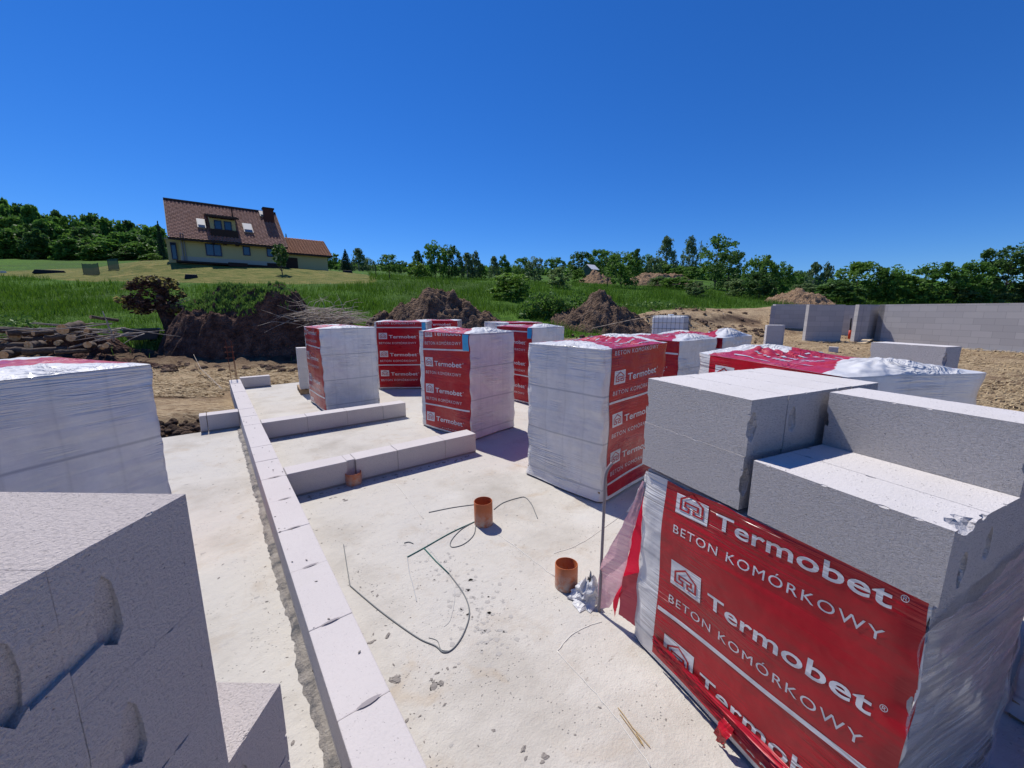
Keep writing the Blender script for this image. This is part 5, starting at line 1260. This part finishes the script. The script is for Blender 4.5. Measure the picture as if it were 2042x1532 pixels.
tag(mb.build('brushwood', M_TWIG), 'heap of pale dry brushwood between clay heap and broad soil heap', 'brushwood', kind='stuff')
heap('earth_heap', 'dark clods under the brushwood heap', 640, 17.0, 120, 636, 1.3, M_SOILD, 12.0, .25, flat=.3)

# ---------------------------------------------------------------- caged water tank
tp = at(1338, 627, 15.2); tb = tp.z - 1.16
tk = empty('water_tank', (tp.x, tp.y, tb), view_rz(1338)+R_(-14), 'white plastic water tank in a wire cage behind the wrapped pallets', 'tank')
M_TANK = mat('tank_plastic', (.85, .86, .86), .45); M_CAGE = mat('cage_tube', (.16, .16, .17), .5)
mb = MB(); mb.box(-.56, .56, -.46, .46, .17, 1.10); mb.build('bottle', M_TANK, tk, bevel=.07)
mb = MB(); n = 20; mb.tube([(0, 0, 1.10), (0, 0, 1.16)], [.10, .10], 20); mb.build('cap', M_TANK, tk)
mb = MB()
for z in (.20, .42, .64, .86, 1.08):
    for (a, b) in (((-.6, -.5), (.6, -.5)), ((.6, -.5), (.6, .5)), ((.6, .5), (-.6, .5)), ((-.6, .5), (-.6, -.5))): mb.tube([(a[0], a[1], z), (b[0], b[1], z)], .008, 6)
for i in range(9):
    x = -.6+1.2*i/8
    for y in (-.5, .5): mb.tube([(x, y, .16), (x, y, 1.12)], .006, 6)
for i in range(1, 7):
    y = -.5+i/7
    for x in (-.6, .6): mb.tube([(x, y, .16), (x, y, 1.12)], .006, 6)
for y in (-.2, .2): mb.tube([(-.6, y, 1.12), (.6, y, 1.12)], .011, 6)
mb.build('cage', M_CAGE, tk)
mb = MB(); mb.box(-.6, .6, -.5, .5, .12, .15)
for x in (-.55, 0, .47): mb.box(x, x+.09, -.49, .49, 0.0, .119)
mb.box(-.7, .7, -.6, .6, -.9, -.003); mb.build('base', M_WOOD, tk)
mb = MB(); mb.tube([at(1180, 655, 17.6), at(1250, 640, 16.5), at(1310, 629, 15.3)], .014, 5); tag(mb.build('thin_pole', M_TWIG), 'thin pale pole slanting from the soil heap to the caged tank', 'pole')

# ---------------------------------------------------------------- unfinished block house on the right
hb = empty('unfinished_house', at(1743, 677, 19.0), 0, 'unfinished single-storey house of bare grey concrete blocks', 'building')
HB = Vector(hb.location)
def m_hwall(name, dark=1.0):
    m = mat(name, rough=.95, spec=.1); g = NT(m)
    uvn = g.n.new('ShaderNodeUVMap'); br = g.n.new('ShaderNodeTexBrick'); br.offset = .42; br.inputs['Scale'].default_value = 1
    br.inputs['Brick Width'].default_value = .60; br.inputs['Row Height'].default_value = .245; br.inputs['Mortar Size'].default_value = .006; br.inputs['Mortar Smooth'].default_value = .3
    br.inputs['Color1'].default_value = (.50*dark, .475*dark, .455*dark, 1); br.inputs['Color2'].default_value = (.40*dark, .38*dark, .37*dark, 1); br.inputs['Mortar'].default_value = (.30, .285, .275, 1); br.inputs['Bias'].default_value = -.2
    g.t.links.new(uvn.outputs[0], br.inputs['Vector']); c = g.mix(g.noise(g.co(), 3, 4), br.outputs[0], (.40, .38, .37)); x = g.n.new('ShaderNodeMix')
    c = g.mix(.35, br.outputs[0], c); g.set('Base Color', c); g.set('Normal', g.bump(br.outputs[1], -.8, .02)); return m
M_HW = m_hwall('house_wall')
def hwall(p0, p1, z0, z1, label=None, th=.24, inward=1):
    """free standing wall with a slightly uneven block edge, mapped in metres"""
    p0, p1 = Vector(p0), Vector(p1); d = (p1-p0); d.z = 0; L = d.length; d.normalize(); nrm = Vector((-d.y, d.x, 0))*inward*th
    vs = []; 
    for q in (p0, p1):
        for off in (Vector((0, 0, 0)), nrm):
            for z in (z0, z1): w_ = q+off-HB; vs.append((w_.x, w_.y, z-HB.z))
    fs = [(0, 4, 5, 1), (2, 3, 7, 6), (1, 5, 7, 3), (0, 1, 3, 2), (4, 6, 7, 5), (0, 2, 6, 4)]
    uvs = {0: (0, 0), 1: (0, z1-z0), 4: (L, 0), 5: (L, z1-z0), 2: (0, 0), 3: (0, z1-z0), 6: (L, 0), 7: (L, z1-z0)}
    me = mesh('wall', vs, fs); uv = me.uv_layers.new(name='UVMap')
    for p in me.polygons:
        for li in p.loop_indices:
            v = me.loops[li].vertex_index; q = uvs[v]
            if p.index in (2, 5): q = (q[0], .12)
            if p.index in (3, 4): q = (.1 + (.24 if v in (2, 3, 6, 7) else 0), q[1])
            uv.data[li].uv = q
    o = link('wall', me, M_HW, hb)
    if label: o['label'] = label
    return o
ZT = 2.19
A = at(1743, 677, 19.0); B = at(2042, 699, 14.3); D2 = (B-A); D2.z = 0
hwall((A.x, A.y, 0), (A.x+D2.x*1.7, A.y+D2.y*1.7, 0), .40, ZT, 'long blank wall running out of the picture')
e0 = at(1605, 677, 19.3); e1_ = at(1676, 677, 19.1); hwall((e0.x, e0.y, 0), (e1_.x, e1_.y, 0), .42, ZT-.003)
e0 = at(1703, 677, 19.1); e1_ = at(1727, 677, 19.05); hwall((e0.x, e0.y, 0), (e1_.x, e1_.y, 0), .42, ZT-.002)
f0 = at(1541, 662, 23.6); f1 = at(1615, 662, 23.9); hwall((f0.x, f0.y, 0), (f1.x, f1.y, 0), .45, ZT+.08)
inw = Vector((-D2.y, D2.x, 0)).normalized()
if inw.dot(Vector((FH[0], FH[1], 0))) < 0: inw = -inw
hwall((A.x, A.y, 0), (A.x+inw.x*3.2, A.y+inw.y*3.2, 0), .43, ZT-.004, 'side wall catching the sun inside the right opening', inward=-1)
f0 = at(1702, 677, 19.3); hwall((f0.x, f0.y, 0), (f0.x+inw.x*3.2, f0.y+inw.y*3.2, 0), .43, ZT-.005, 'side wall catching the sun beside the doorway', inward=-1)
f0 = at(1672, 662, 22.6); f1 = at(1790, 662, 21.4); hwall((f0.x, f0.y, 0), (f1.x, f1.y, 0), .45, ZT+.006, 'inner wall seen through the openings')
f0 = at(1541, 662, 23.6); f1 = at(1700, 640, 34); hwall((f0.x, f0.y, 0), (f1.x, f1.y, 0), .5, ZT, None)
mb = MB(); q0 = at(1560, 680, 19.6); q1 = at(2200, 700, 11.2); nn = Vector((-(q1-q0).y, (q1-q0).x, 0)).normalized()
P4 = [at(1598, 678, 19.0), A + (A-B).normalized()*-.0 - nn*.15, Vector((A.x+D2.x*1.7, A.y+D2.y*1.7, 0)) - nn*.15, Vector((A.x+D2.x*1.7, A.y+D2.y*1.7, 0)) + nn*11, at(1545, 662, 25)]
mb.add([(p.x-HB.x, p.y-HB.y, .425-HB.z) for p in P4] + [(p.x-HB.x, p.y-HB.y, .0-HB.z) for p in P4], [(0, 1, 2, 3, 4), (0, 5, 6, 1), (1, 6, 7, 2), (4, 9, 5, 0)]); mb.build('foundation_slab', mat('foundation', (.30, .29, .28), .9), hb)
def stick_box(px0, py0, px1, py1, dist0, dist1, wd, th, m, name, label, cat):
    a, b = at(px0, py0, dist0), at(px1, py1, dist1); d = b-a; L = d.length; mb = MB(); mb.box(0, L, -wd/2, wd/2, 0, th)
    o = mb.build(name, m, None, a); o.rotation_euler = d.to_track_quat('X', 'Z').to_euler(); return tag(o, label, cat)
M_PLK = mat('plank_wood', (.55, .43, .28), .8)
stick_box(1712, 685, 1728, 677, 18.2, 18.9, .16, .04, M_PLK, 'plank', 'left one of two planks leaning on the doorstep of the unfinished house', 'plank')
stick_box(1720, 686, 1738, 677, 18.0, 18.8, .16, .04, M_PLK, 'plank', 'right one of two planks leaning on the doorstep of the unfinished house', 'plank')
q = at(1693, 676, 19.6); mb = MB(); mb.tube([(0, 0, 0), (0, 0, .42)], .06, 12); o = mb.build('drain_pipe', mat('red_pipe', (.50, .045, .02), .5), None, q, smooth=True); tag(o, 'bright red pipe stub in the doorway of the unfinished house', 'pipe')
mb = MB(); mb.tube([(0, 0, .40), (-.03, 0, .6), (-.13, 0, .98)], .035, 8); o = mb.build('cable_conduit', mat('black_conduit', (.02, .02, .022), .5), None, q + Vector((.05, .02, .02)), smooth=True); tag(o, 'black conduit sticking up beside the red pipe stub in the doorway', 'conduit')

# ---------------------------------------------------------------- the house on the hill
h0 = at(362, 521, 41.5); h1_ = at(560, 534, 47.0); hz = h0.z - .25
ex = Vector((h1_.x-h0.x, h1_.y-h0.y, 0)); HL = ex.length; ex.normalize(); hrz = math.atan2(ex.y, ex.x); HWd = 9.2
hs_ = empty('family_house', (h0.x, h0.y, hz), hrz, 'cream two-storey house with a steep brown tiled roof on the hill', 'building')
WZ = at(361.7, 469, 41.5).z - hz; RZ = at(338, 400, 41.5 + HWd*.38).z - hz
def m_plaster(name, c):
    m = mat(name, rough=.9, spec=.15); g = NT(m); g.set('Base Color', g.mix(g.noise(g.co(), .8, 4), tuple(x*.9 for x in c), c)); return m
M_CREAM = m_plaster('cream_plaster', (.52, .485, .25)); M_DADO = m_plaster('pale_plinth', (.42, .44, .36))
def m_tiles(name, c0, c1):
    m = mat(name, rough=.8, spec=.2); g = NT(m); c = g.ramp(g.noise(g.co(), 2.2, 5, .7), [(.3, c0), (.7, c1)]); g.set('Base Color', c); return m
M_TILE = m_tiles('roof_tiles', (.24, .115, .085), (.40, .225, .175)); M_TILE2 = m_tiles('roof_tiles_orange', (.26, .10, .05), (.36, .16, .09))
M_TRIM = mat('dark_wood', (.035, .02, .015), .7); M_GLASS = mat('window_glass', (.02, .045, .09), .08, .8); M_WFR = mat('window_frame', (.012, .03, .09), .4)
def prism(mb, x0, x1, ys_, zs_):
    """gable end solid: polygon (y,z) extruded along x"""
    n = len(ys_); mb.add([(x0, y, z) for y, z in zip(ys_, zs_)] + [(x1, y, z) for y, z in zip(ys_, zs_)], [tuple(range(n))[::-1], tuple(range(n, 2*n))] + [(i, (i+1) % n, n+(i+1) % n, n+i) for i in range(n)])
mb = MB(); prism(mb, 0, HL, [0, HWd, HWd, HWd/2, 0], [0, 0, WZ, RZ-.35, WZ]); mb.build('wall', M_CREAM, hs_)
mb = MB(); mb.box(-.02, HL+.02, -.03, -.004, 0, .75); mb.build('plinth', M_DADO, hs_)
def tiled_roof(parent, x0, x1, ye, ze, yr, zr, m, rows=26, colw=.32, th=.10, name='roof_slope'):
    """stepped courses of pantiles"""
    vs = []; fs = []; nx = int((x1-x0)/(colw/4)); S = Vector((0, yr-ye, zr-ze)); sl = S.length; s = S/sl; nm = Vector((0, -s.z, s.y)) if yr > ye else Vector((0, s.z, -s.y))
    if nm.z < 0: nm = -nm
    for r in range(rows):
        for e in (0, 1):
            t = (r+e)/rows; off = th*(.85 if e == 0 else .15)
            for i in range(nx+1):
                x = x0+(x1-x0)*i/nx; b = .035*math.cos(2*math.pi*x/colw); p = Vector((x, ye, ze)) + s*sl*t + nm*(off+b); vs.append(p)
    w_ = nx+1
    for r in range(rows*2-1):
        for i in range(nx): fs.append((r*w_+i, r*w_+i+1, (r+1)*w_+i+1, (r+1)*w_+i))
    o = link(name, mesh(name, vs, fs), m, parent); return o
ov = .75; rsl = (RZ-WZ)/(HWd/2); ye = -ov; ze = WZ - rsl*ov*.62 + .05
rf = tiled_roof(hs_, -.75, HL+.75, ye, ze, HWd/2, RZ, M_TILE, 27)
tiled_roof(hs_, -.75, HL+.75, HWd+ov, ze, HWd/2, RZ, M_TILE, 27)
mb = MB(); mb.tube([(-.77, HWd/2, RZ+.06), (HL+.77, HWd/2, RZ+.06)], .16, 8); mb.build('ridge_cap', M_TRIM, rf)
mb = MB(); mb.box(-.75, HL+.75, ye-.05, ye+.10, ze-.18, ze+.02); mb.build('fascia', M_TRIM, hs_)
mb = MB()
for xx in (-.78, HL+.74):
    for sgn in (0, 1):
        y0_, y1_ = (ye, HWd/2) if sgn == 0 else (HWd+ov, HWd/2); mb.add([(xx, y0_, ze-.15), (xx+.05, y0_, ze-.15), (xx+.05, y1_, RZ-.15), (xx, y1_, RZ-.15), (xx, y0_, ze+.10), (xx+.05, y0_, ze+.10), (xx+.05, y1_, RZ+.12), (xx, y1_, RZ+.12)], [(0, 3, 2, 1), (4, 5, 6, 7), (0, 1, 5, 4), (1, 2, 6, 5), (2, 3, 7, 6), (3, 0, 4, 7)])
mb.build('verge_board', M_TRIM, hs_)
def win(x0, x1, z0, z1, mull=1, y=-.03, parent=None, fr=None):
    mb = MB(); t = .09; mb.box(x0, x1, y-.05, y+.02, z0, z0+t); mb.box(x0, x1, y-.05, y+.02, z1-t, z1); mb.box(x0, x0+t, y-.05, y+.02, z0+t, z1-t); mb.box(x1-t, x1, y-.05, y+.02, z0+t, z1-t)
    if mull > 1: xm = (x0+x1)/2; mb.box(xm-.05, xm+.05, y-.05, y+.02, z0+t, z1-t)
    wn = mb.build('window', fr or M_WFR, parent or hs_); mb = MB(); mb.box(x0+t, x1-t, y-.015, y+.01, z0+t, z1-t); mb.build('pane', M_GLASS, wn); return wn
def fx(px): # facade x from a photo column (intersection with the facade line)
    r_ = ray(px, 500); den = r_[0]*(-ex.y) + r_[1]*ex.x; t = (h0.x*(-ex.y)+h0.y*ex.x)/den; return (Vector((r_[0]*t, r_[1]*t, 0)) - Vector((h0.x, h0.y, 0))).dot(ex)
def fz(px, py):
    r_ = ray(px, py); den = r_[0]*(-ex.y) + r_[1]*ex.x; t = (h0.x*(-ex.y)+h0.y*ex.x)/den; return EYE + r_[2]*t - hz
CW = 2042/360.0
def cw(x, y): return 320+x/5.672, 385+y/5.672
for (xa, ya, xb, yb, ml) in ((512, 578, 692, 714, 2), (932, 606, 1014, 708, 1), (1198, 626, 1276, 722, 1)):
    pa, pb = cw(xa, ya), cw(xb, yb); win(fx(pa[0]), fx(pb[0]), fz((pa[0]+pb[0])/2, pb[1]), fz((pa[0]+pb[0])/2, pa[1]), ml)
pa, pb = cw(1190, 790), cw(1318, 838); mb = MB(); mb.box(fx(pa[0]), fx(pb[0]), -.06, -.035, fz(*pb)-.05, fz(*pa)); mb.build('cellar_window', M_TRIM, hs_)
for px_ in (364, 369, 558): mb = MB(); mb.tube([(fx(px_), -.1, 0.05), (fx(px_), -.1, WZ-.1), (fx(px_), -.55, WZ+.1)], .06, 6); mb.build('downpipe', mat('downpipe_grey', (.25, .25, .24), .5), hs_)
for px_ in (427, 450, 474): mb = MB(); mb.box(fx(px_)-.15, fx(px_)+.15, -.6, -.02, WZ-.62, WZ-.25); mb.build('roof_bracket', M_TRIM, hs_)
# roof positions: a point on the front slope from photo coordinates
def rp_(px, py):
    r_ = ray(px, py); o_ = Vector((h0.x, h0.y, hz)); ey = Vector((-ex.y, ex.x, 0)); k_ = (RZ-ze)/(HWd/2-ye)
    # plane: z = ze + k (y-ye) in house space
    A_ = Vector(r_); den = A_.z - k_*A_.dot(ey); c0_ = Vector((0, 0, EYE)) - o_; num = ze - k_*ye - (c0_.z - k_*c0_.dot(ey)); t = num/den
    P_ = c0_ + A_*t; return P_.dot(ex), P_.dot(ey), P_.z
sth = math.atan2(RZ-ze, HWd/2-ye)
def skylight(xa, ya, xb, yb):
    a = rp_(*cw(xa, yb)); b = rp_(*cw(xb, ya)); wdt = (b[0]-a[0]); hgt = math.hypot(b[1]-a[1], b[2]-a[2])
    mb = MB(); mb.box(0, wdt, 0, hgt, .10, .24); sk = mb.build('skylight', mat('skylight_frame', (.30, .26, .24), .6), rf, (a[0], a[1], a[2]), (sth, 0, 0))
    mb = MB(); mb.box(.08, wdt-.08, hgt*.28, hgt-.06, .241, .262); gl = mat('skylight_blind', (.36, .36, .37), .6); mb.build('blind', gl, sk)
    mb = MB(); mb.box(.08, wdt-.08, .05, hgt*.25, .241, .258); mb.build('pane', M_GLASS, sk)
skylight(422, 320, 500, 408); skylight(948, 372, 1026, 460); skylight(1128, 230, 1186, 280)
# shed dormer with loggia
a = rp_(*cw(586, 498)); b = rp_(*cw(872, 498)); t0 = rp_(*cw(560, 262)); x0, x1 = a[0], b[0]; yb_, zb_ = a[1]+.3, a[2]
mb = MB(); zt_ = t0[2]; yt_ = t0[1]; zf = zb_ + 2.05
mb.add([(x0, yb_+.7, zb_), (x0, yt_, zt_), (x0, yb_+.7, zf), (x1, yb_+.7, zb_), (x1, yt_, zt_), (x1, yb_+.7, zf)], [(0, 1, 2), (3, 5, 4), (0, 2, 5, 3), (0, 3, 4, 1)])
dm = mb.build('dormer', M_CREAM, rf)
tiled_roof(dm, x0-.35, x1+.3, yb_-.05, zf+.12, yt_+.1, zt_+.18, m_tiles('dormer_tiles', (.17, .12, .09), (.27, .21, .16)), 9, .3, .08, 'dormer_roof')
mb = MB(); mb.box(x0-.35, x1+.3, yb_-.10, yb_-.0, zf-.02, zf+.16); mb.build('dormer_fascia', M_TRIM, dm)
wdt = x1-x0
win(x0+wdt*.16, x0+wdt*.45, zb_+.95, zf-.18, 1, yb_+.66, dm); win(x0+wdt*.54, x0+wdt*.84, zb_+.95, zf-.18, 1, yb_+.66, dm)
mb = MB(); mb.box(x0-.05, x1+.05, yb_-.22, yb_-.14, zb_-.15, zb_+.85); mb.box(x0-.05, x0+.03, yb_-.14, yb_+.7, zb_-.15, zb_+.85); mb.box(x1-.03, x1+.05, yb_-.14, yb_+.7, zb_-.15, zb_+.85); mb.build('balustrade', M_TRIM, dm)
# chimney
c_ = rp_(*cw(1235, 330)); mb = MB(); ch = at(*cw(1225, 188), 46).z - hz
mb.box(c_[0]-.5, c_[0]+.5, c_[1]-.1, c_[1]+.8, c_[2]-.6, RZ+.15); cm = mb.build('chimney', mat('dark_brick', (.085, .03, .024), .9), rf)
mb = MB(); mb.box(c_[0]-.58, c_[0]+.58, c_[1]-.18, c_[1]+.88, RZ+.151, RZ+.30); mb.build('chimney_cap', M_TRIM, cm)
v_ = rp_(*cw(815, 275)); mb = MB(); mb.tube([v_, (v_[0], v_[1], v_[2]+.95)], .07, 6); mb.build('vent_pipe', M_TRIM, rf)
# bay at the left end
mb = MB(); mb.box(-1.0, -.004, 1.6, 5.5, -.2, WZ*.90); by = mb.build('bay', M_CREAM, hs_)
mb = MB(); mb.box(-1.12, -.005, 1.5, 5.6, WZ*.90+.003, WZ*.90+.12); mb.build('bay_roof', M_DADO, by)
win(-.72, -.25, .5, WZ*.80, 1, 1.57, by)
mb = MB(); mb.box(-.4, HL+.3, -1.1, -.09, .05, .22); mb.box(HL*.43, HL*.62, -1.6, -1.1, -.1, .28); mb.build('terrace_edge', M_TRIM, hs_)
# garage wing
g0 = at(*cw(1440, 860), 46.5); gx0 = HL+.3; GL = fx(657)-gx0+.2; gy = 2.0
GZ = fz(620, 505)*1.05; mb = MB(); prism(mb, gx0, gx0+GL, [gy, gy+6, gy+6, gy+3, gy], [-.6, -.6, GZ, GZ+1.9, GZ]); gw = mb.build('garage', M_CREAM, hs_)
gro = tiled_roof(gw, gx0-.1, gx0+GL+.5, gy-.5, GZ-.08, gy+3, GZ+2.15, M_TILE2, 14); tiled_roof(gw, gx0-.1, gx0+GL+.5, gy+6.5, GZ-.08, gy+3, GZ+2.15, M_TILE2, 14)
mb = MB(); mb.box(gx0, gx0+GL+.5, gy-.55, gy-.42, GZ-.25, GZ-.02); mb.box(gx0+.6, gx0+1.9, gy-.05, gy-.01, -.4, 1.6); mb.build('garage_trim', M_TRIM, gw)
# tree and small things by the house
tree('acacia', 'dark', 570, 548, 490, 26, 'small dark tree in front of the house corner next to the garage', 'trees and bushes around the meadow', n=900, size=.10, dist=40.5, clear=.3)
M_DKP = mat('dark_plastic', (.012, .012, .014), .6)
def lawn_thing(px, py, w, h, d_, name, label, cat, m=M_DKP):
    p = drop(px, py, 25); mb = MB(); fs_ = [(-w/2, -d_/2), (w/2, -d_/2), (w/2*.9, d_/2), (-w/2*.9, d_/2)]
    mb.add([(x, y, -.1) for x, y in fs_] + [(x*.8, y*.8, h) for x, y in fs_], [(0, 1, 5, 4), (1, 2, 6, 5), (2, 3, 7, 6), (3, 0, 4, 7), (4, 5, 6, 7)])
    o = mb.build(name, m, None, p, (0, 0, view_rz(px)), bevel=.03); return tag(o, label, cat)
lawn_thing(382, 555, 1.0, .28, .7, 'feed_trough', 'small black trough lying on the mown slope below the house', 'trough')
lawn_thing(100, 545, 2.6, .30, 1.0, 'low_trough', 'long dark low trough at the edge of the upper meadow', 'trough')
lawn_thing(7, 544, .5, .18, .4, 'pale_stone', 'small pale stone on the meadow at the far left', 'stone', mat('pale_stone', (.55, .55, .52), .9))
lawn_thing(693, 544, 1.2, .25, .8, 'flat_box', 'small flat dark box on the skyline right of the garage', 'box')
# green netting fence
M_NET = mat('green_net', (.02, .075, .055), .9); M_NET.node_tree.nodes['Principled BSDF'].inputs['Alpha'].default_value = .85
def net(pxa, pya, pxb, pyb, hgt, label):
    a, b = drop(pxa, pya, 30), drop(pxb, pyb, 30); root = empty('net_fence', a, 0, label, 'fence'); mb = MB(); d = b-a; d.z = 0; n = 16; vs = []; fs = []
    for i in range(n+1):
        q = d*(i/n); z = tz(a.x+q.x, a.y+q.y)-a.z; s_ = .01*math.sin(i*1.9); vs += [(q.x+s_, q.y+s_, z), (q.x, q.y, z+hgt*(1-.04*math.sin(i*math.pi/n*4)**2))]
    for i in range(n): fs.append((2*i, 2*i+2, 2*i+3, 2*i+1))
    link('net', mesh('net', vs, fs), M_NET, root)
    for i in (0, n): q = d*(i/n); z = tz(a.x+q.x, a.y+q.y)-a.z; mb = MB(); mb.tube([(q.x, q.y, z-.2), (q.x, q.y, z+hgt+.02)], .018, 5); mb.build('post', M_DKP, root)
net(167, 548, 199, 547, 1.1, 'green netting fence on the meadow left of the house knoll')
net(217, 539, 238, 538, 1.1, 'dark green netting pen nearer the house knoll')
# far white house in the dark grove
fp = ground(1183, 88); fh = empty('far_house', fp, view_rz(1183)+R_(48), 'tiny far-off house with a white gable roof in the dark grove', 'building')
mb = MB(); prism(mb, -2.6, 2.6, [0, 6, 6, 3, 0], [0, 0, 3.0, 5.2, 3.0]); mb.build('wall', m_plaster('grey_plaster', (.09, .11, .09)), fh)
mb = MB()
for (y0_, y1_) in ((-.5, 3.0), (6.5, 3.0)): mb.add([(-3.0, y0_, 2.8), (3.0, y0_, 2.8), (3.0, y1_, 5.5), (-3.0, y1_, 5.5), (-3.0, y0_, 2.95), (3.0, y0_, 2.95), (3.0, y1_, 5.65), (-3.0, y1_, 5.65)], [(0, 3, 2, 1), (4, 5, 6, 7), (0, 1, 5, 4), (1, 2, 6, 5), (2, 3, 7, 6), (3, 0, 4, 7)])
mb.build('roof', mat('white_roof', (.75, .72, .70), .5), fh)
fp_z = at(1183, 527, 88).z; fh.scale = (.42, .42, .42); fh.location.z = fp_z - 2.35
# field fence posts on the meadow
for i, px_ in enumerate((750, 1211, 1750)):
    p = drop(px_, (552, 574, 604)[i], 25); mb = MB(); mb.tube([(0, 0, -.2), (0, 0, 1.3)], .05, 6); tag(mb.build('fence_post', M_TRIM, None, p), ['thin dark post on the meadow right of the garage', 'thin post standing beside the round-crowned meadow tree', 'thin post behind the long block wall'][i], 'post')
